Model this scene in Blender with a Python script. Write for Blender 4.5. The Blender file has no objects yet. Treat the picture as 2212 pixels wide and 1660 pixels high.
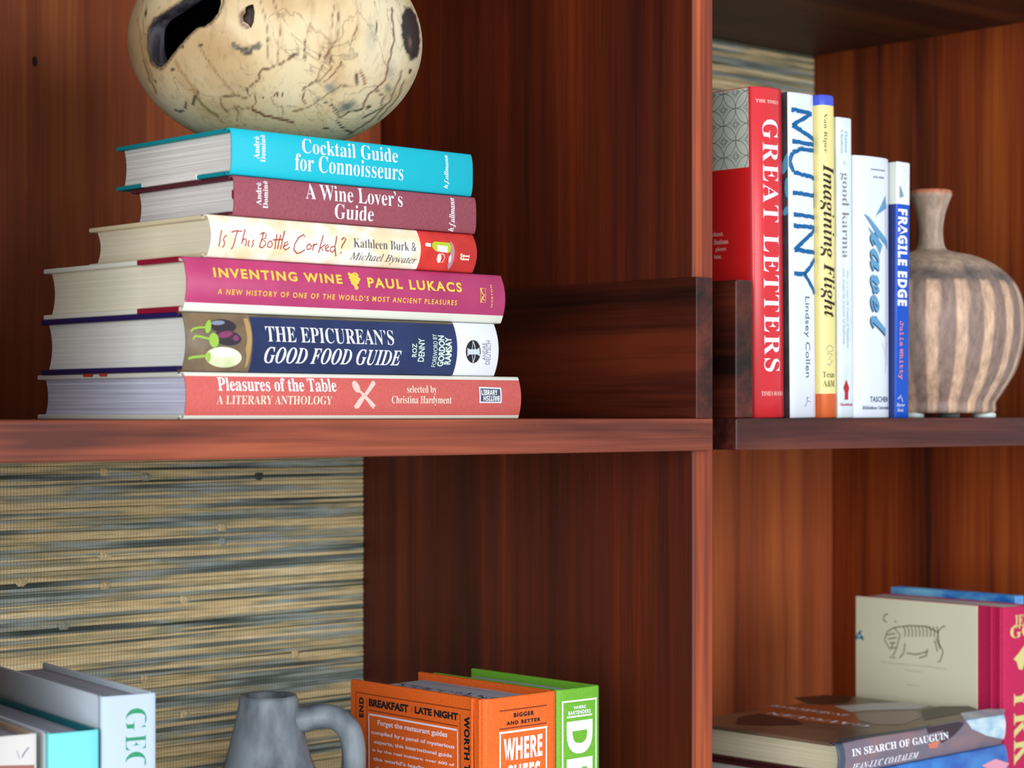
import bpy, bmesh, math, random
import numpy as np
from mathutils import Vector, Matrix
random.seed(7)
SC = bpy.context.scene
COL = SC.collection

# ------------------------------------------------------------------ camera
F, YH, CX = 4500.0, 892.0, 1106.0          # focal length in pixels, eye level row, centre column of a 2212 x 1660 frame
TH = math.radians(42.45)                    # the camera looks 42.45 degrees to the right of the bookcase's depth axis
S_, C_ = math.sin(TH), math.cos(TH)
CZ = 1.30                                   # camera height above the floor
VX, VY, RX, RY = S_, C_, C_, -S_
cd = bpy.data.cameras.new('camera'); cam = bpy.data.objects.new('camera', cd); COL.objects.link(cam)
cam.location = (0, 0, CZ); cam.rotation_euler = (math.pi/2, 0, -TH)
cd.sensor_width = 36; cd.lens = F/2212*36
cd.shift_y = (YH-830)/2212
cd.clip_start = 0.05
cd.dof.use_dof = True; cd.dof.focus_distance = 1.20; cd.dof.aperture_fstop = (F/2212*.036)/0.0062
SC.camera = cam

# ------------------------------------------------------------------ light
w = bpy.data.worlds.new('daylit_room'); SC.world = w; w.use_nodes = True
bg = w.node_tree.nodes['Background']; bg.inputs[0].default_value = (0.86, 0.93, 1.0, 1); bg.inputs[1].default_value = 0.78
def area(name, loc, target, size, size_y, power, color):
    l = bpy.data.lights.new(name, 'AREA'); l.shape = 'RECTANGLE'; l.size = size; l.size_y = size_y
    l.energy = power; l.color = color
    o = bpy.data.objects.new(name, l); COL.objects.link(o); o.location = loc
    o.rotation_euler = (Vector(target)-Vector(loc)).to_track_quat('-Z', 'Y').to_euler()
    return o
area('window_light', (0.5, -2.3, CZ+0.25), (0.9, 1.0, CZ-0.05), 1.7, 1.5, 70, (0.97, 0.98, 1.0))
area('doorway_light', (-1.6, -0.65, CZ+0.12), (0.8, 1.0, CZ-0.05), 1.6, 1.6, 68, (0.94, 0.97, 1.0))
vs = SC.view_settings; vs.view_transform = 'Standard'; vs.look = 'None'; vs.gamma = 1; vs.use_curve_mapping = False
vs.exposure = -0.28

# ------------------------------------------------------------------ projection helpers (photo pixel <-> real place)
def X_at(px, Y): u = (px-CX)/F; return Y*(S_+C_*u)/(C_-S_*u)
def Y_at(px, X): u = (px-CX)/F; return X*(C_-S_*u)/(S_+C_*u)
def dep(X, Y): return X*VX+Y*VY
def Z_at(py, X, Y): return (YH-py)*dep(X, Y)/F
def ray(px, py):
    u = (px-CX)/F; v = (YH-py)/F
    return Vector((VX+u*RX, VY+u*RY, v))

# ------------------------------------------------------------------ materials
def lin(c):
    c = [x/255 for x in c]
    return tuple((x/12.92 if x <= .04045 else ((x+.055)/1.055)**2.4) for x in c)+(1,)
MATS = {}
def mat(name, rgb, rough=.55, spec=.3, var=0, vscale=(30, 30, 30), rgb2=None, bump=0, bscale=None, coat=0, metal=0):
    if name in MATS: return MATS[name]
    m = bpy.data.materials.new(name); m.use_nodes = True; nt = m.node_tree; b = nt.nodes['Principled BSDF']
    b.inputs['Roughness'].default_value = rough; b.inputs['Specular IOR Level'].default_value = spec
    b.inputs['Coat Weight'].default_value = coat; b.inputs['Metallic'].default_value = metal
    b.inputs['Base Color'].default_value = lin(rgb)
    if rgb2 is not None or bump:
        tc = nt.nodes.new('ShaderNodeTexCoord'); mp = nt.nodes.new('ShaderNodeMapping')
        nt.links.new(tc.outputs['Object'], mp.inputs[0]); mp.inputs['Scale'].default_value = bscale or vscale
        n = nt.nodes.new('ShaderNodeTexNoise'); n.inputs['Scale'].default_value = 1; n.inputs['Detail'].default_value = 5
        nt.links.new(mp.outputs[0], n.inputs['Vector'])
        if rgb2 is not None:
            mp2 = nt.nodes.new('ShaderNodeMapping'); nt.links.new(tc.outputs['Object'], mp2.inputs[0]); mp2.inputs['Scale'].default_value = vscale
            n2 = nt.nodes.new('ShaderNodeTexNoise'); n2.inputs['Scale'].default_value = 1; n2.inputs['Detail'].default_value = 4
            nt.links.new(mp2.outputs[0], n2.inputs['Vector'])
            r = nt.nodes.new('ShaderNodeValToRGB'); r.color_ramp.elements[0].color = lin(rgb); r.color_ramp.elements[1].color = lin(rgb2)
            r.color_ramp.elements[0].position = .38; r.color_ramp.elements[1].position = .62
            nt.links.new(n2.outputs['Fac'], r.inputs[0]); nt.links.new(r.outputs[0], b.inputs['Base Color'])
        if bump:
            bp = nt.nodes.new('ShaderNodeBump'); bp.inputs['Strength'].default_value = bump; bp.inputs['Distance'].default_value = .0006
            nt.links.new(n.outputs['Fac'], bp.inputs['Height']); nt.links.new(bp.outputs[0], b.inputs['Normal'])
    MATS[name] = m
    return m

def wood(name, grain, dark, mid, light, rough=.33, streak=16, stretch=.9, seed=0, lo=.30, hi=.72):
    """stained hardwood; grain = axis index the fibres run along"""
    m = bpy.data.materials.new(name); m.use_nodes = True; nt = m.node_tree; b = nt.nodes['Principled BSDF']; N = nt.nodes.new; K = nt.links.new
    tc = N('ShaderNodeTexCoord')
    def noise(sc, along, det, off, dist=0):
        mp = N('ShaderNodeMapping'); s = [sc]*3; s[grain] = along; mp.inputs['Scale'].default_value = s
        mp.inputs['Location'].default_value = (off, off*1.7, off*.6)
        K(tc.outputs['Object'], mp.inputs[0]); n = N('ShaderNodeTexNoise'); n.inputs['Scale'].default_value = 1
        n.inputs['Detail'].default_value = det; n.inputs['Distortion'].default_value = dist; K(mp.outputs[0], n.inputs['Vector']); return n.outputs['Fac']
    a = noise(streak, stretch, 3, 3.1+seed, .4); f = noise(420, 9, 4, 8.2+seed); g = noise(90, 2.2, 4, 1.7+seed)
    mx = N('ShaderNodeMath'); mx.operation = 'MULTIPLY_ADD'; K(g, mx.inputs[0]); mx.inputs[1].default_value = .55; K(a, mx.inputs[2])
    m2 = N('ShaderNodeMath'); m2.operation = 'MULTIPLY_ADD'; K(f, m2.inputs[0]); m2.inputs[1].default_value = .28; K(mx.outputs[0], m2.inputs[2])
    m3 = N('ShaderNodeMath'); m3.operation = 'SUBTRACT'; K(m2.outputs[0], m3.inputs[0]); m3.inputs[1].default_value = .42
    r = N('ShaderNodeValToRGB'); e = r.color_ramp.elements; e[0].position = lo; e[0].color = lin(dark); e[1].position = hi; e[1].color = lin(light)
    q = e.new((lo+hi)/2); q.color = lin(mid)
    K(m3.outputs[0], r.inputs[0]); K(r.outputs[0], b.inputs['Base Color'])
    b.inputs['Roughness'].default_value = rough; b.inputs['Specular IOR Level'].default_value = .4
    bp = N('ShaderNodeBump'); bp.inputs['Strength'].default_value = .12; bp.inputs['Distance'].default_value = .0004
    K(f, bp.inputs['Height']); K(bp.outputs[0], b.inputs['Normal'])
    MATS[name] = m; return m

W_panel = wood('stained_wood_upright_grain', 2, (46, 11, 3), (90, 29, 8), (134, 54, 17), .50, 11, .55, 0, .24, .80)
W_panel_r = wood('stained_wood_right_panel', 2, (44, 13, 4), (130, 50, 12), (166, 80, 24), .55, 22, .8, 5)
W_back2 = wood('stained_wood_lower_back_board', 2, (104, 42, 20), (170, 84, 42), (208, 118, 58), .6, 12, .6, 7, .22, .80)
W_back = wood('stained_wood_back_board', 2, (100, 38, 14), (160, 78, 36), (204, 116, 58), .66, 11, .5, 2, .22, .80)
W_front = wood('stained_wood_shelf', 0, (80, 32, 20), (138, 64, 40), (178, 92, 54), .50, 34, 3.0, 4)
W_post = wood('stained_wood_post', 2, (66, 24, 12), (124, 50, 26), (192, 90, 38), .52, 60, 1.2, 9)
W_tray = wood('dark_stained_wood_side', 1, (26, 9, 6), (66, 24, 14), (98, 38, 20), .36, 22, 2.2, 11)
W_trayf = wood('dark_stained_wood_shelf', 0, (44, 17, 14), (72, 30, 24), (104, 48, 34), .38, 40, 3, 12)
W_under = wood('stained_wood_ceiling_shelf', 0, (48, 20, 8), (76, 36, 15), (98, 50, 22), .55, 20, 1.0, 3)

def paper(axis, c1=(232, 226, 212), c2=(206, 200, 188), nm='page_edges'):
    key = nm+str(axis)
    if key in MATS: return MATS[key]
    sc = [6, 6, 6]; sc[axis] = 900
    return mat(key, c2, .85, .2, rgb2=c1, vscale=tuple(sc), bump=.25, bscale=tuple(sc))
ink_w = mat('white_ink', (240, 240, 244), .5, .3)

# ------------------------------------------------------------------ mesh helpers
def link(name, me, parent=None, loc=None):
    o = bpy.data.objects.new(name, me); COL.objects.link(o)
    if parent is not None: o.parent = parent
    if loc is not None: o.location = loc
    return o
def mesh(name, verts, faces, mats, parent=None, midx=None, smooth=False, loc=None):
    me = bpy.data.meshes.new(name); me.from_pydata([tuple(v) for v in verts], [], faces)
    for m in (mats if isinstance(mats, (list, tuple)) else [mats]): me.materials.append(m)
    if midx: me.polygons.foreach_set('material_index', midx)
    if smooth: me.polygons.foreach_set('use_smooth', [True]*len(me.polygons))
    me.update()
    return link(name, me, parent, loc)
def thing(name, label, cat, loc, rot=(0, 0, 0), group=None):
    o = bpy.data.objects.new(name, None); COL.objects.link(o); o.location = loc; o.rotation_euler = rot
    o.empty_display_size = .02
    o['label'] = label; o['category'] = cat
    if group: o['group'] = group
    return o
def box_bm(bm, x0, x1, y0, y1, z0, z1, bev=.0006, seg=2):
    vs_ = [bm.verts.new((x, y, z)) for z in (z0, z1) for x, y in ((x0, y0), (x1, y0), (x1, y1), (x0, y1))]
    fs = [(3, 2, 1, 0), (4, 5, 6, 7), (0, 1, 5, 4), (1, 2, 6, 5), (2, 3, 7, 6), (3, 0, 4, 7)]
    F_ = [bm.faces.new([vs_[i] for i in f]) for f in fs]
    if bev:
        es = set(e for f in F_ for e in f.edges)
        bmesh.ops.bevel(bm, geom=list(es), offset=bev, segments=seg, affect='EDGES', profile=.5)
def bm_obj(name, bm, mats, parent=None, xf=None, smooth=False):
    bm.normal_update()
    if xf:
        for v in bm.verts: v.co = xf(v.co)
    me = bpy.data.meshes.new(name); bm.to_mesh(me); bm.free()
    for m in (mats if isinstance(mats, (list, tuple)) else [mats]): me.materials.append(m)
    if smooth: me.polygons.foreach_set('use_smooth', [True]*len(me.polygons))
    return link(name, me, parent)

# ------------------------------------------------------------------ lettering cache (built-in vector font, all strings evaluated in one go)
def conv(s, base, low):
    o = ''
    for ch in s:
        if 'A' <= ch <= 'Z': o += chr(base+ord(ch)-65)
        elif 'a' <= ch <= 'z': o += '\u210e' if (base == 0x1D434 and ch == 'h') else chr(low+ord(ch)-97)
        else: o += ch
    return o
STY = {'sans': (None, 0), 'sansb': (0x1D5D4, 0), 'sansbb': (0x1D5D4, .02), 'gill': (None, .014), 'gillb': (None, .03), 'thin': (None, -.012),
       'serif': (0x1D400, 0), 'serifr': (0x1D400, -.011), 'serifm': (0x1D400, -.008), 'serift': (0x1D400, -.017), 'gillx': (None, .048), 'serifb': (0x1D400, .006), 'it': (0x1D434, 0), 'bi': (0x1D468, 0),
       'script': (0x1D4D0, .004), 'scriptb': (0x1D4D0, .012), 'mono': (0x1D670, .012)}
TEXTQ = []      # deferred text decals
def style_text(s, st):
    base, off = STY[st]
    return (s if base is None else conv(s, base, base+26)), off

# ------------------------------------------------------------------ book
class Book:
    """x runs along the spine from the head, y from the spine to the fore edge, z from back cover to front cover.
    A lying book keeps these axes; a standing one is turned so that the head is up and the front cover faces right."""
    def __init__(s, name, label, org, L, W, T, yaw=0, lean=0, upright=False, b=.003, p=2.0, tb=.0025, ov=.003, group=None,
                 cover=None, spine=None, spine_fn=None, xb=(), page=None, back_cover=None, joint=True, edge_mats=None, category='book'):
        s.L, s.W, s.T, s.b, s.p, s.up = L, W, T, b, p, upright
        s.root = thing(name, label, category, org, (0, lean, yaw), group)
        s.M = Matrix.Translation(org) @ Matrix.Rotation(yaw, 4, 'Z') @ Matrix.Rotation(lean, 4, 'Y')
        s.Mi = s.M.inverted()
        page = page or paper(0 if upright else 2)
        # page block
        n = 10; zt, zb = T-tb, tb
        prof = []
        for i in range(n+1):
            t = i/n; z = zb+(zt-zb)*t; prof.append((W-ov-.0012-(.55*b+.001)*(1-(2*t-1)**2), z))
        for i in range(n+1):
            t = 1-i/n; z = zb+(zt-zb)*t; prof.append((max(.0016-s.bul(z)*.82, -s.bul(z)+.0016), z))
        x0, x1 = ov, L-ov
        if x1-x0 < .001: x0, x1 = .0004, L-.0004
        vv = [(x0, y, z) for y, z in prof]+[(x1, y, z) for y, z in prof]; m = len(prof)
        ff = [tuple(range(m-1, -1, -1)), tuple(range(m, 2*m))]+[(i, (i+1) % m, m+(i+1) % m, m+i) for i in range(m)]
        s.pages = mesh('page_block', [s.xf(v) for v in vv], [f[::-1] for f in ff], page, s.root)
        # covers
        y0 = .0034 if joint else .0008
        for nm, za, zb_, cm in (('back_cover', 0, tb, back_cover or cover), ('front_cover', T-tb, T, cover)):
            bm = bmesh.new(); box_bm(bm, 0, L, y0, W, za, zb_, min(.0007, tb*.35)); o = bm_obj(nm, bm, cm, s.root, s.xf)
            if nm == 'back_cover': s.bc = o
            else: s.fc = o
        # spine
        nv = 26; path = [(.0046, .00005), (.0018, .00005)]
        for i in range(nv+1):
            z = .0003+(T-.0006)*i/nv; path.append((-s.bul(z), z))
        path += [(.0018, T-.00005), (.0046, T-.00005)]
        th = .0011
        inner = [(y+th, min(max(z, th*.9), T-th*.9)) for y, z in path]
        xs = sorted(set([0, .0008, L-.0008, L]+[x for x in xb if 0 < x < L]))
        vv, ff, mi = [], [], []
        k = len(path)
        for x in xs:
            e = .0005 if x in (0, L) else 0
            vv += [(x, y+e, z) for y, z in path]
        base2 = len(vv)
        for x in xs: vv += [(x, y, z) for y, z in inner]
        mats = spine if isinstance(spine, (list, tuple)) else [spine]
        for a in range(len(xs)-1):
            xm = (xs[a]+xs[a+1])/2
            for i in range(k-1):
                idx = spine_fn(xm, (path[i][1]+path[i+1][1])/2) if spine_fn else 0
                ff.append((a*k+i, (a+1)*k+i, (a+1)*k+i+1, a*k+i+1)); mi.append(idx)
                ff.append((base2+a*k+i+1, base2+(a+1)*k+i+1, base2+(a+1)*k+i, base2+a*k+i)); mi.append(idx)
        for a in (0, len(xs)-1):
            for i in range(k-1):
                f = (a*k+i, a*k+i+1, base2+a*k+i+1, base2+a*k+i); ff.append(f if a == 0 else f[::-1]); mi.append(spine_fn(xs[a], path[i][1]) if spine_fn else 0)
            
        for i in (0, k-1):
            for a in range(len(xs)-1):
                f = (a*k+i, base2+a*k+i, base2+(a+1)*k+i, (a+1)*k+i); ff.append(f if i == 0 else f[::-1]); mi.append(0)
        s.spine = mesh('spine', [s.xf(v) for v in vv], ff, mats, s.root, mi, True)
    def bul(s, z):
        t = min(1, abs(2*z/s.T-1)); return s.b*(1-t**s.p)
    def xf(s, c):
        x, y, z = c
        return Vector((z, y, s.L-x)) if s.up else Vector((x, y, z))
    def inv(s, q):
        return Vector((s.L-q[2], q[1], q[0])) if s.up else Vector(q)
    def on(s, face, px, py):
        """photo point -> (a, b) on the given face of this book"""
        o = s.inv(s.Mi @ Vector((0, 0, CZ))); d = s.inv(s.Mi @ (Vector((0, 0, CZ))+ray(px, py)))-o
        if face == 'spine':
            k = s.b*.7
            for _ in range(6):
                q = o+d*((-k-o[1])/d[1]); k = s.bul(min(max(q[2], 0), s.T))
            return (q[0], q[2])
        if face == 'back': q = o+d*((0-o[2])/d[2]); return (-q[1], -q[0])
        if face == 'front': q = o+d*((s.T-o[2])/d[2]); return (q[1], -q[0])
        if face == 'head': q = o+d*((.003-o[0])/d[0]); return (q[1], q[2])
    def surf(s, face, a, b, eps):
        if face == 'spine': return Vector((a, -s.bul(b)-eps, b))
        if face == 'back': return Vector((-b, -a, -eps))
        if face == 'front': return Vector((-b, a, s.T+eps))
        if face == 'head': return Vector((.003-eps, a, b))
    def put(s, name, face, bm, mats, eps=.00012):
        if face == 'spine' and bm.verts:
            zs = [v.co.y for v in bm.verts]; lo, hi = min(zs), max(zs); n = max(1, int((hi-lo)/.0011)); 
            for i in range(1, n):
                bmesh.ops.bisect_plane(bm, geom=bm.verts[:]+bm.edges[:]+bm.faces[:], plane_co=(0, lo+(hi-lo)*i/n, 0), plane_no=(0, 1, 0))
        for v in bm.verts:
            v.co = s.xf(s.surf(face, v.co.x, min(max(v.co.y, 0), s.T) if face == 'spine' else v.co.y, eps))
        bmesh.ops.recalc_face_normals(bm, faces=bm.faces[:])
        return bm_obj(name, bm, mats, s.root)
    def text(s, name, string, st, p0, p1, m, rot=0, face='spine', eps=.00022, space=1.0):
        TEXTQ.append((s, name, string, st, s.on(face, *p0), s.on(face, *p1), m, rot, face, eps, space))
    def shapes(s, name, face, polys, m, eps=.00015, px=True):
        bm = bmesh.new()
        for poly in polys:
            pts = [s.on(face, *q) if px else q for q in poly]
            if face == 'back' and px: pts = [(max(-s.W+.001, min(a, -.0006)), b) for a, b in pts]
            try:
                f = bm.faces.new([bm.verts.new((a, b, 0)) for a, b in pts])
            except ValueError: pass
        bmesh.ops.triangulate(bm, faces=bm.faces[:])
        return s.put(name, face, bm, m, eps)
    def lines(s, name, face, lines, m, eps=.00015):
        """lines: list of (points in photo pixels, width in pixels)"""
        bm = bmesh.new()
        for pts, wd in lines: ribbon(bm, [s.on(face, *q) for q in pts], wd*PXM)
        return s.put(name, face, bm, m, eps)
PXM = 1.12/F
def ribbon(bm, pts, wd):
    wds = wd if isinstance(wd, (list, tuple)) else [wd]*len(pts)
    L_ = []
    for i, (a, b) in enumerate(pts):
        p = pts[max(0, i-1)]; q = pts[min(len(pts)-1, i+1)]
        dx, dy = q[0]-p[0], q[1]-p[1]; d = math.hypot(dx, dy) or 1; nx, ny = -dy/d, dx/d
        L_.append((bm.verts.new((a+nx*wds[i]/2, b+ny*wds[i]/2, 0)), bm.verts.new((a-nx*wds[i]/2, b-ny*wds[i]/2, 0))))
    for i in range(len(L_)-1):
        try: bm.faces.new((L_[i][0], L_[i+1][0], L_[i+1][1], L_[i][1]))
        except ValueError: pass
def ell(cx, cy, rx, ry, n=20, rot=0):
    c, s = math.cos(rot), math.sin(rot)
    return [(cx+rx*math.cos(t)*c-ry*math.sin(t)*s, cy+rx*math.cos(t)*s+ry*math.sin(t)*c) for t in (2*math.pi*i/n for i in range(n))]
def flush_text():
    objs = []; keys = {}
    for t in TEXTQ:
        key = (t[2], t[3], t[10])
        if key in keys: continue
        c = bpy.data.curves.new('lettering', 'FONT'); c.body, c.offset = style_text(t[2], t[3]); c.size = 1; c.resolution_u = 3; c.space_character = t[10]
        c.fill_mode = 'FRONT'
        o = bpy.data.objects.new('lettering', c); COL.objects.link(o); keys[key] = o
    bpy.context.view_layer.update(); dg = bpy.context.evaluated_depsgraph_get()
    cache = {}
    for k, o in keys.items():
        me = bpy.data.meshes.new_from_object(o.evaluated_get(dg)); n = len(me.vertices)
        co = np.zeros(n*3); me.vertices.foreach_get('co', co); cache[k] = (co.reshape(n, 3), [tuple(p.vertices) for p in me.polygons])
        bpy.data.meshes.remove(me)
    for o in keys.values():
        c = o.data; bpy.data.objects.remove(o); bpy.data.curves.remove(c)
    for (s, name, string, st, q0, q1, m, rot, face, eps, sp) in TEXTQ:
        co, faces = cache[(string, st, sp)]
        if not len(co): continue
        x0, y0 = co[:, 0].min(), co[:, 1].min(); ww, hh = co[:, 0].max()-x0, co[:, 1].max()-y0
        a0, a1 = sorted((q0[0], q1[0])); b0, b1 = sorted((q0[1], q1[1]))
        bm = bmesh.new(); vs_ = []
        for x, y, _ in co:
            u, v = (x-x0)/ww, (y-y0)/hh
            if rot == 90: u, v = 1-v, u
            elif rot == -90: u, v = v, 1-u
            elif rot == 180: u, v = 1-u, 1-v
            vs_.append(bm.verts.new((a0+(a1-a0)*u, b0+(b1-b0)*v, 0)))
        for f in faces:
            try: bm.faces.new([vs_[i] for i in f])
            except ValueError: pass
        s.put(name, face, bm, m, eps)
    TEXTQ.clear()

# ================================================================== BOOKCASE
Y0 = .870; YD = .8755                         # front of the tray shelves / front of the dividers
XD0 = X_at(1497, YD); XD1 = X_at(1541, YD)    # centre divider
YG = Y_at(783, XD0); YB = Y_at(822, XD0)      # grasscloth plane, wooden back board plane
XR = X_at(1757, YG)                           # right divider's left face
TW = XD1-XD0; BAY = XR-XD1; XL = XD0-BAY
ZS = Z_at(907, X_at(700, Y0), Y0); ZSB = Z_at(985.5, X_at(900, Y0), Y0)
ZC = Z_at(122, XR, YG)
ZL = -.345                                    # lower shelf top
YBK = YG+.012
case = thing('bookcase', 'built-in reddish brown stained wood bookcase with grasscloth and wooden back panels', 'bookcase', ((XL+XR)/2, YD, CZ+ZL-.03))
OFF = Vector(case.location)
def cb(name, x0, x1, y0, y1, z0, z1, m, bev=.0007, parent=None, seg=2):
    bm = bmesh.new(); box_bm(bm, x0-OFF.x, x1-OFF.x, y0-OFF.y, y1-OFF.y, z0+CZ-OFF.z, z1+CZ-OFF.z, bev, seg)
    return bm_obj(name, bm, m, parent or case)
TOPZ = ZC+.42
def divider(x0, x1, m=W_panel, side=None):
    bm = bmesh.new(); box_bm(bm, x0-OFF.x, x1-OFF.x, YD-OFF.y, YBK-OFF.y, ZL-.03+CZ-OFF.z, TOPZ+CZ-OFF.z, .0015, 3)
    o = bm_obj('divider', bm, [m, W_post], case)
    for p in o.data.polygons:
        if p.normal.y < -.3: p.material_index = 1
    return o
divider(XL-TW, XL); divider(XD0, XD1); divider(XR, XR+TW, W_panel_r)
for (x0, x1) in ((XL, XD0), (XD1, XR)):
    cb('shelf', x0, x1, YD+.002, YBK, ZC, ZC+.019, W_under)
    cb('shelf', x0, x1, YD+.002, YBK, ZL-.019, ZL, W_front)
# backs: wood board upper left and lower right, grasscloth lower left and upper right
cb('back_board', XL, XD0, YB, YBK, ZS-.004, ZC, W_back, 0)
cb('back_board', XD1, XR, YB, YBK, ZL, ZSB, W_back2, 0)
def reed_mat():
    m = bpy.data.materials.new('grasscloth_reed'); m.use_nodes = True; nt = m.node_tree; b = nt.nodes['Principled BSDF']; N = nt.nodes.new; K = nt.links.new
    tc = N('ShaderNodeTexCoord'); oi = N('ShaderNodeObjectInfo')
    cx = N('ShaderNodeSeparateXYZ'); K(tc.outputs['Object'], cx.inputs[0])
    cmb = N('ShaderNodeCombineXYZ'); mu = N('ShaderNodeMath'); mu.operation = 'MULTIPLY'; K(oi.outputs['Random'], mu.inputs[0]); mu.inputs[1].default_value = 97
    sx = N('ShaderNodeMath'); sx.operation = 'MULTIPLY'; K(cx.outputs['X'], sx.inputs[0]); sx.inputs[1].default_value = 4.5
    K(sx.outputs[0], cmb.inputs['X']); K(mu.outputs[0], cmb.inputs['Y'])
    n = N('ShaderNodeTexNoise'); n.inputs['Scale'].default_value = 1; n.inputs['Detail'].default_value = 2.5; K(cmb.outputs[0], n.inputs['Vector'])
    r = N('ShaderNodeValToRGB'); e = r.color_ramp.elements
    e[0].position = .33; e[0].color = lin((66, 76, 72)); e[1].position = .68; e[1].color = lin((238, 220, 178))
    for pos, c in ((.41, (122, 132, 126)), (.46, (166, 176, 170)), (.50, (170, 164, 132)), (.54, (220, 198, 150)), (.61, (228, 206, 158))): q = e.new(pos); q.color = lin(c)
    K(n.outputs['Fac'], r.inputs[0])
    # stitching threads: thin darker lines every 2.4 mm
    w_ = N('ShaderNodeTexWave'); w_.wave_type = 'BANDS'; w_.bands_direction = 'X'; w_.inputs['Scale'].default_value = 130; w_.inputs['Distortion'].default_value = .6
    K(tc.outputs['Object'], w_.inputs['Vector'])
    rr = N('ShaderNodeValToRGB'); rr.color_ramp.elements[0].position = .02; rr.color_ramp.elements[0].color = (.62, .62, .58, 1); rr.color_ramp.elements[1].position = .30; rr.color_ramp.elements[1].color = (1, 1, 1, 1)
    K(w_.outputs['Fac'], rr.inputs[0])
    # fine fibre
    f = N('ShaderNodeTexNoise'); f.inputs['Scale'].default_value = 1; mp = N('ShaderNodeMapping'); mp.inputs['Scale'].default_value = (60, 60, 1800); K(tc.outputs['Object'], mp.inputs[0]); K(mp.outputs[0], f.inputs['Vector'])
    mr = N('ShaderNodeMapRange'); K(f.outputs['Fac'], mr.inputs[0]); mr.inputs['From Min'].default_value = .3; mr.inputs['From Max'].default_value = .7; mr.inputs['To Min'].default_value = .84; mr.inputs['To Max'].default_value = 1.34
    m1 = N('ShaderNodeMix'); m1.data_type = 'RGBA'; m1.blend_type = 'MULTIPLY'; m1.inputs[0].default_value = 1; K(r.outputs[0], m1.inputs[6]); K(rr.outputs[0], m1.inputs[7])
    m2 = N('ShaderNodeVectorMath'); m2.operation = 'SCALE'; K(m1.outputs[2], m2.inputs[0]); K(mr.outputs[0], m2.inputs['Scale'])
    K(m2.outputs[0], b.inputs['Base Color']); b.inputs['Roughness'].default_value = .62; b.inputs['Specular IOR Level'].default_value = .3
    return m
REED = reed_mat(); GB = mat('grasscloth_backing', (96, 98, 80), .8, .2)
def grass(x0, x1, z0, z1, sd):
    rnd = random.Random(sd)
    p = cb('grasscloth_panel', x0, x1, YG, YG+.012, z0, z1, GB, 0)
    z = z0+.001
    while z < z1-.003:
        h = rnd.choice((.0014, .0018, .0022, .0026, .0031)); seg = 16; verts, faces = [], []
        dp = rnd.uniform(.0007, .0015); tilt = rnd.uniform(-.0011, .0011); ph = rnd.uniform(0, 6)
        kn = rnd.random() < .22; kx = rnd.randint(2, seg-2)
        for i in range(seg+1):
            t = i/seg; x = x0+(x1-x0)*t-OFF.x; zc = z+h/2+tilt*(t-.5)+.0003*math.sin(ph+t*9); hh = h*.53*(1+.12*math.sin(ph*3+t*14)); d = dp
            for (a, b_) in ((-1, 0), (-.75, .7), (0, 1), (.75, .7), (1, 0)):
                verts.append((x, YG-OFF.y-d*b_, zc+a*hh+CZ-OFF.z))
        for i in range(seg):
            for j in range(4):
                a = i*5+j; faces.append((a, a+5, a+6, a+1))
        faces.append((0, 1, 2, 3, 4)); faces.append(tuple(seg*5+q for q in (4, 3, 2, 1, 0)))
        if kn:   # a knotted end standing proud of the reed
            cx_, cz_ = x0+(x1-x0)*kx/seg-OFF.x, z+h/2+CZ-OFF.z; b0 = len(verts)
            for q in range(6):
                an = math.pi*2*q/6; verts.append((cx_+.0045*math.cos(an)*rnd.uniform(.7, 1.3), YG-OFF.y-.0012, cz_+.0030*math.sin(an)))
            verts.append((cx_+.001, YG-OFF.y-.0040, cz_+.001))
            for q in range(6): faces.append((b0+q, b0+(q+1) % 6, b0+6))
        mesh('reed', verts, faces, REED, p)
        z += h*1.0
    return p
grass(XL, XD0, ZL, ZSB, 3); grass(XD1, XR, ZS, ZC, 8)

xk = X_at(75, YB)-OFF.x; zk = Z_at(133, X_at(75, YB), YB)+CZ-OFF.z
mesh('wood_knot', [(xk+.0018*math.cos(t), YB-.0002-OFF.y, zk+.0035*math.sin(t)) for t in (2*math.pi*i/14 for i in range(14))], [tuple(range(14))], mat('knot_brown', (44, 18, 10), .6), case)
# ---- tray shelves with raised sides, hung into the bays
HB = Z_at(598, X_at(1505, Y0), Y0)
tl = cb('tray', XL-.004, X_at(1541, Y0), Y0, YB-.001, ZSB, ZS, W_front, .0016, None, 3)
# the tray board passes in front of the divider, so its body behind the divider's front is notched: lip + body
bpy.data.objects.remove(tl)
XI = X_at(1505, Y0); XE = X_at(1541, Y0)
def prism(name, pts, z0, z1, m, bev=.0010, parent=None):
    bm = bmesh.new(); lo = [bm.verts.new((x-OFF.x, y-OFF.y, z0+CZ-OFF.z)) for x, y in pts]; hi = [bm.verts.new((x-OFF.x, y-OFF.y, z1+CZ-OFF.z)) for x, y in pts]
    n = len(pts); bm.faces.new(lo[::-1]); bm.faces.new(hi)
    for i in range(n): bm.faces.new((lo[i], lo[(i+1) % n], hi[(i+1) % n], hi[i]))
    bmesh.ops.bevel(bm, geom=[e for e in bm.edges if e.calc_length() > .004], offset=bev, segments=3, affect='EDGES', profile=.5)
    return bm_obj(name, bm, m, parent or case)
TL = prism('tray', [(XL+.0005, Y0), (XE, Y0), (XE, YD-.0004), (XD0-.0004, YD-.0004), (XD0-.0004, YB-.0004), (XL+.0005, YB-.0004)], ZSB, ZS, W_front, .0010)
prism('side_board', [(XI, Y0+.0002), (XE-.0003, Y0+.0002), (XE-.0003, YD-.0004), (XD0-.0004, YD-.0004), (XD0-.0004, YB-.0006), (XI, YB-.0006)], ZS+.0001, HB, W_tray, .0006, TL)
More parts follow.
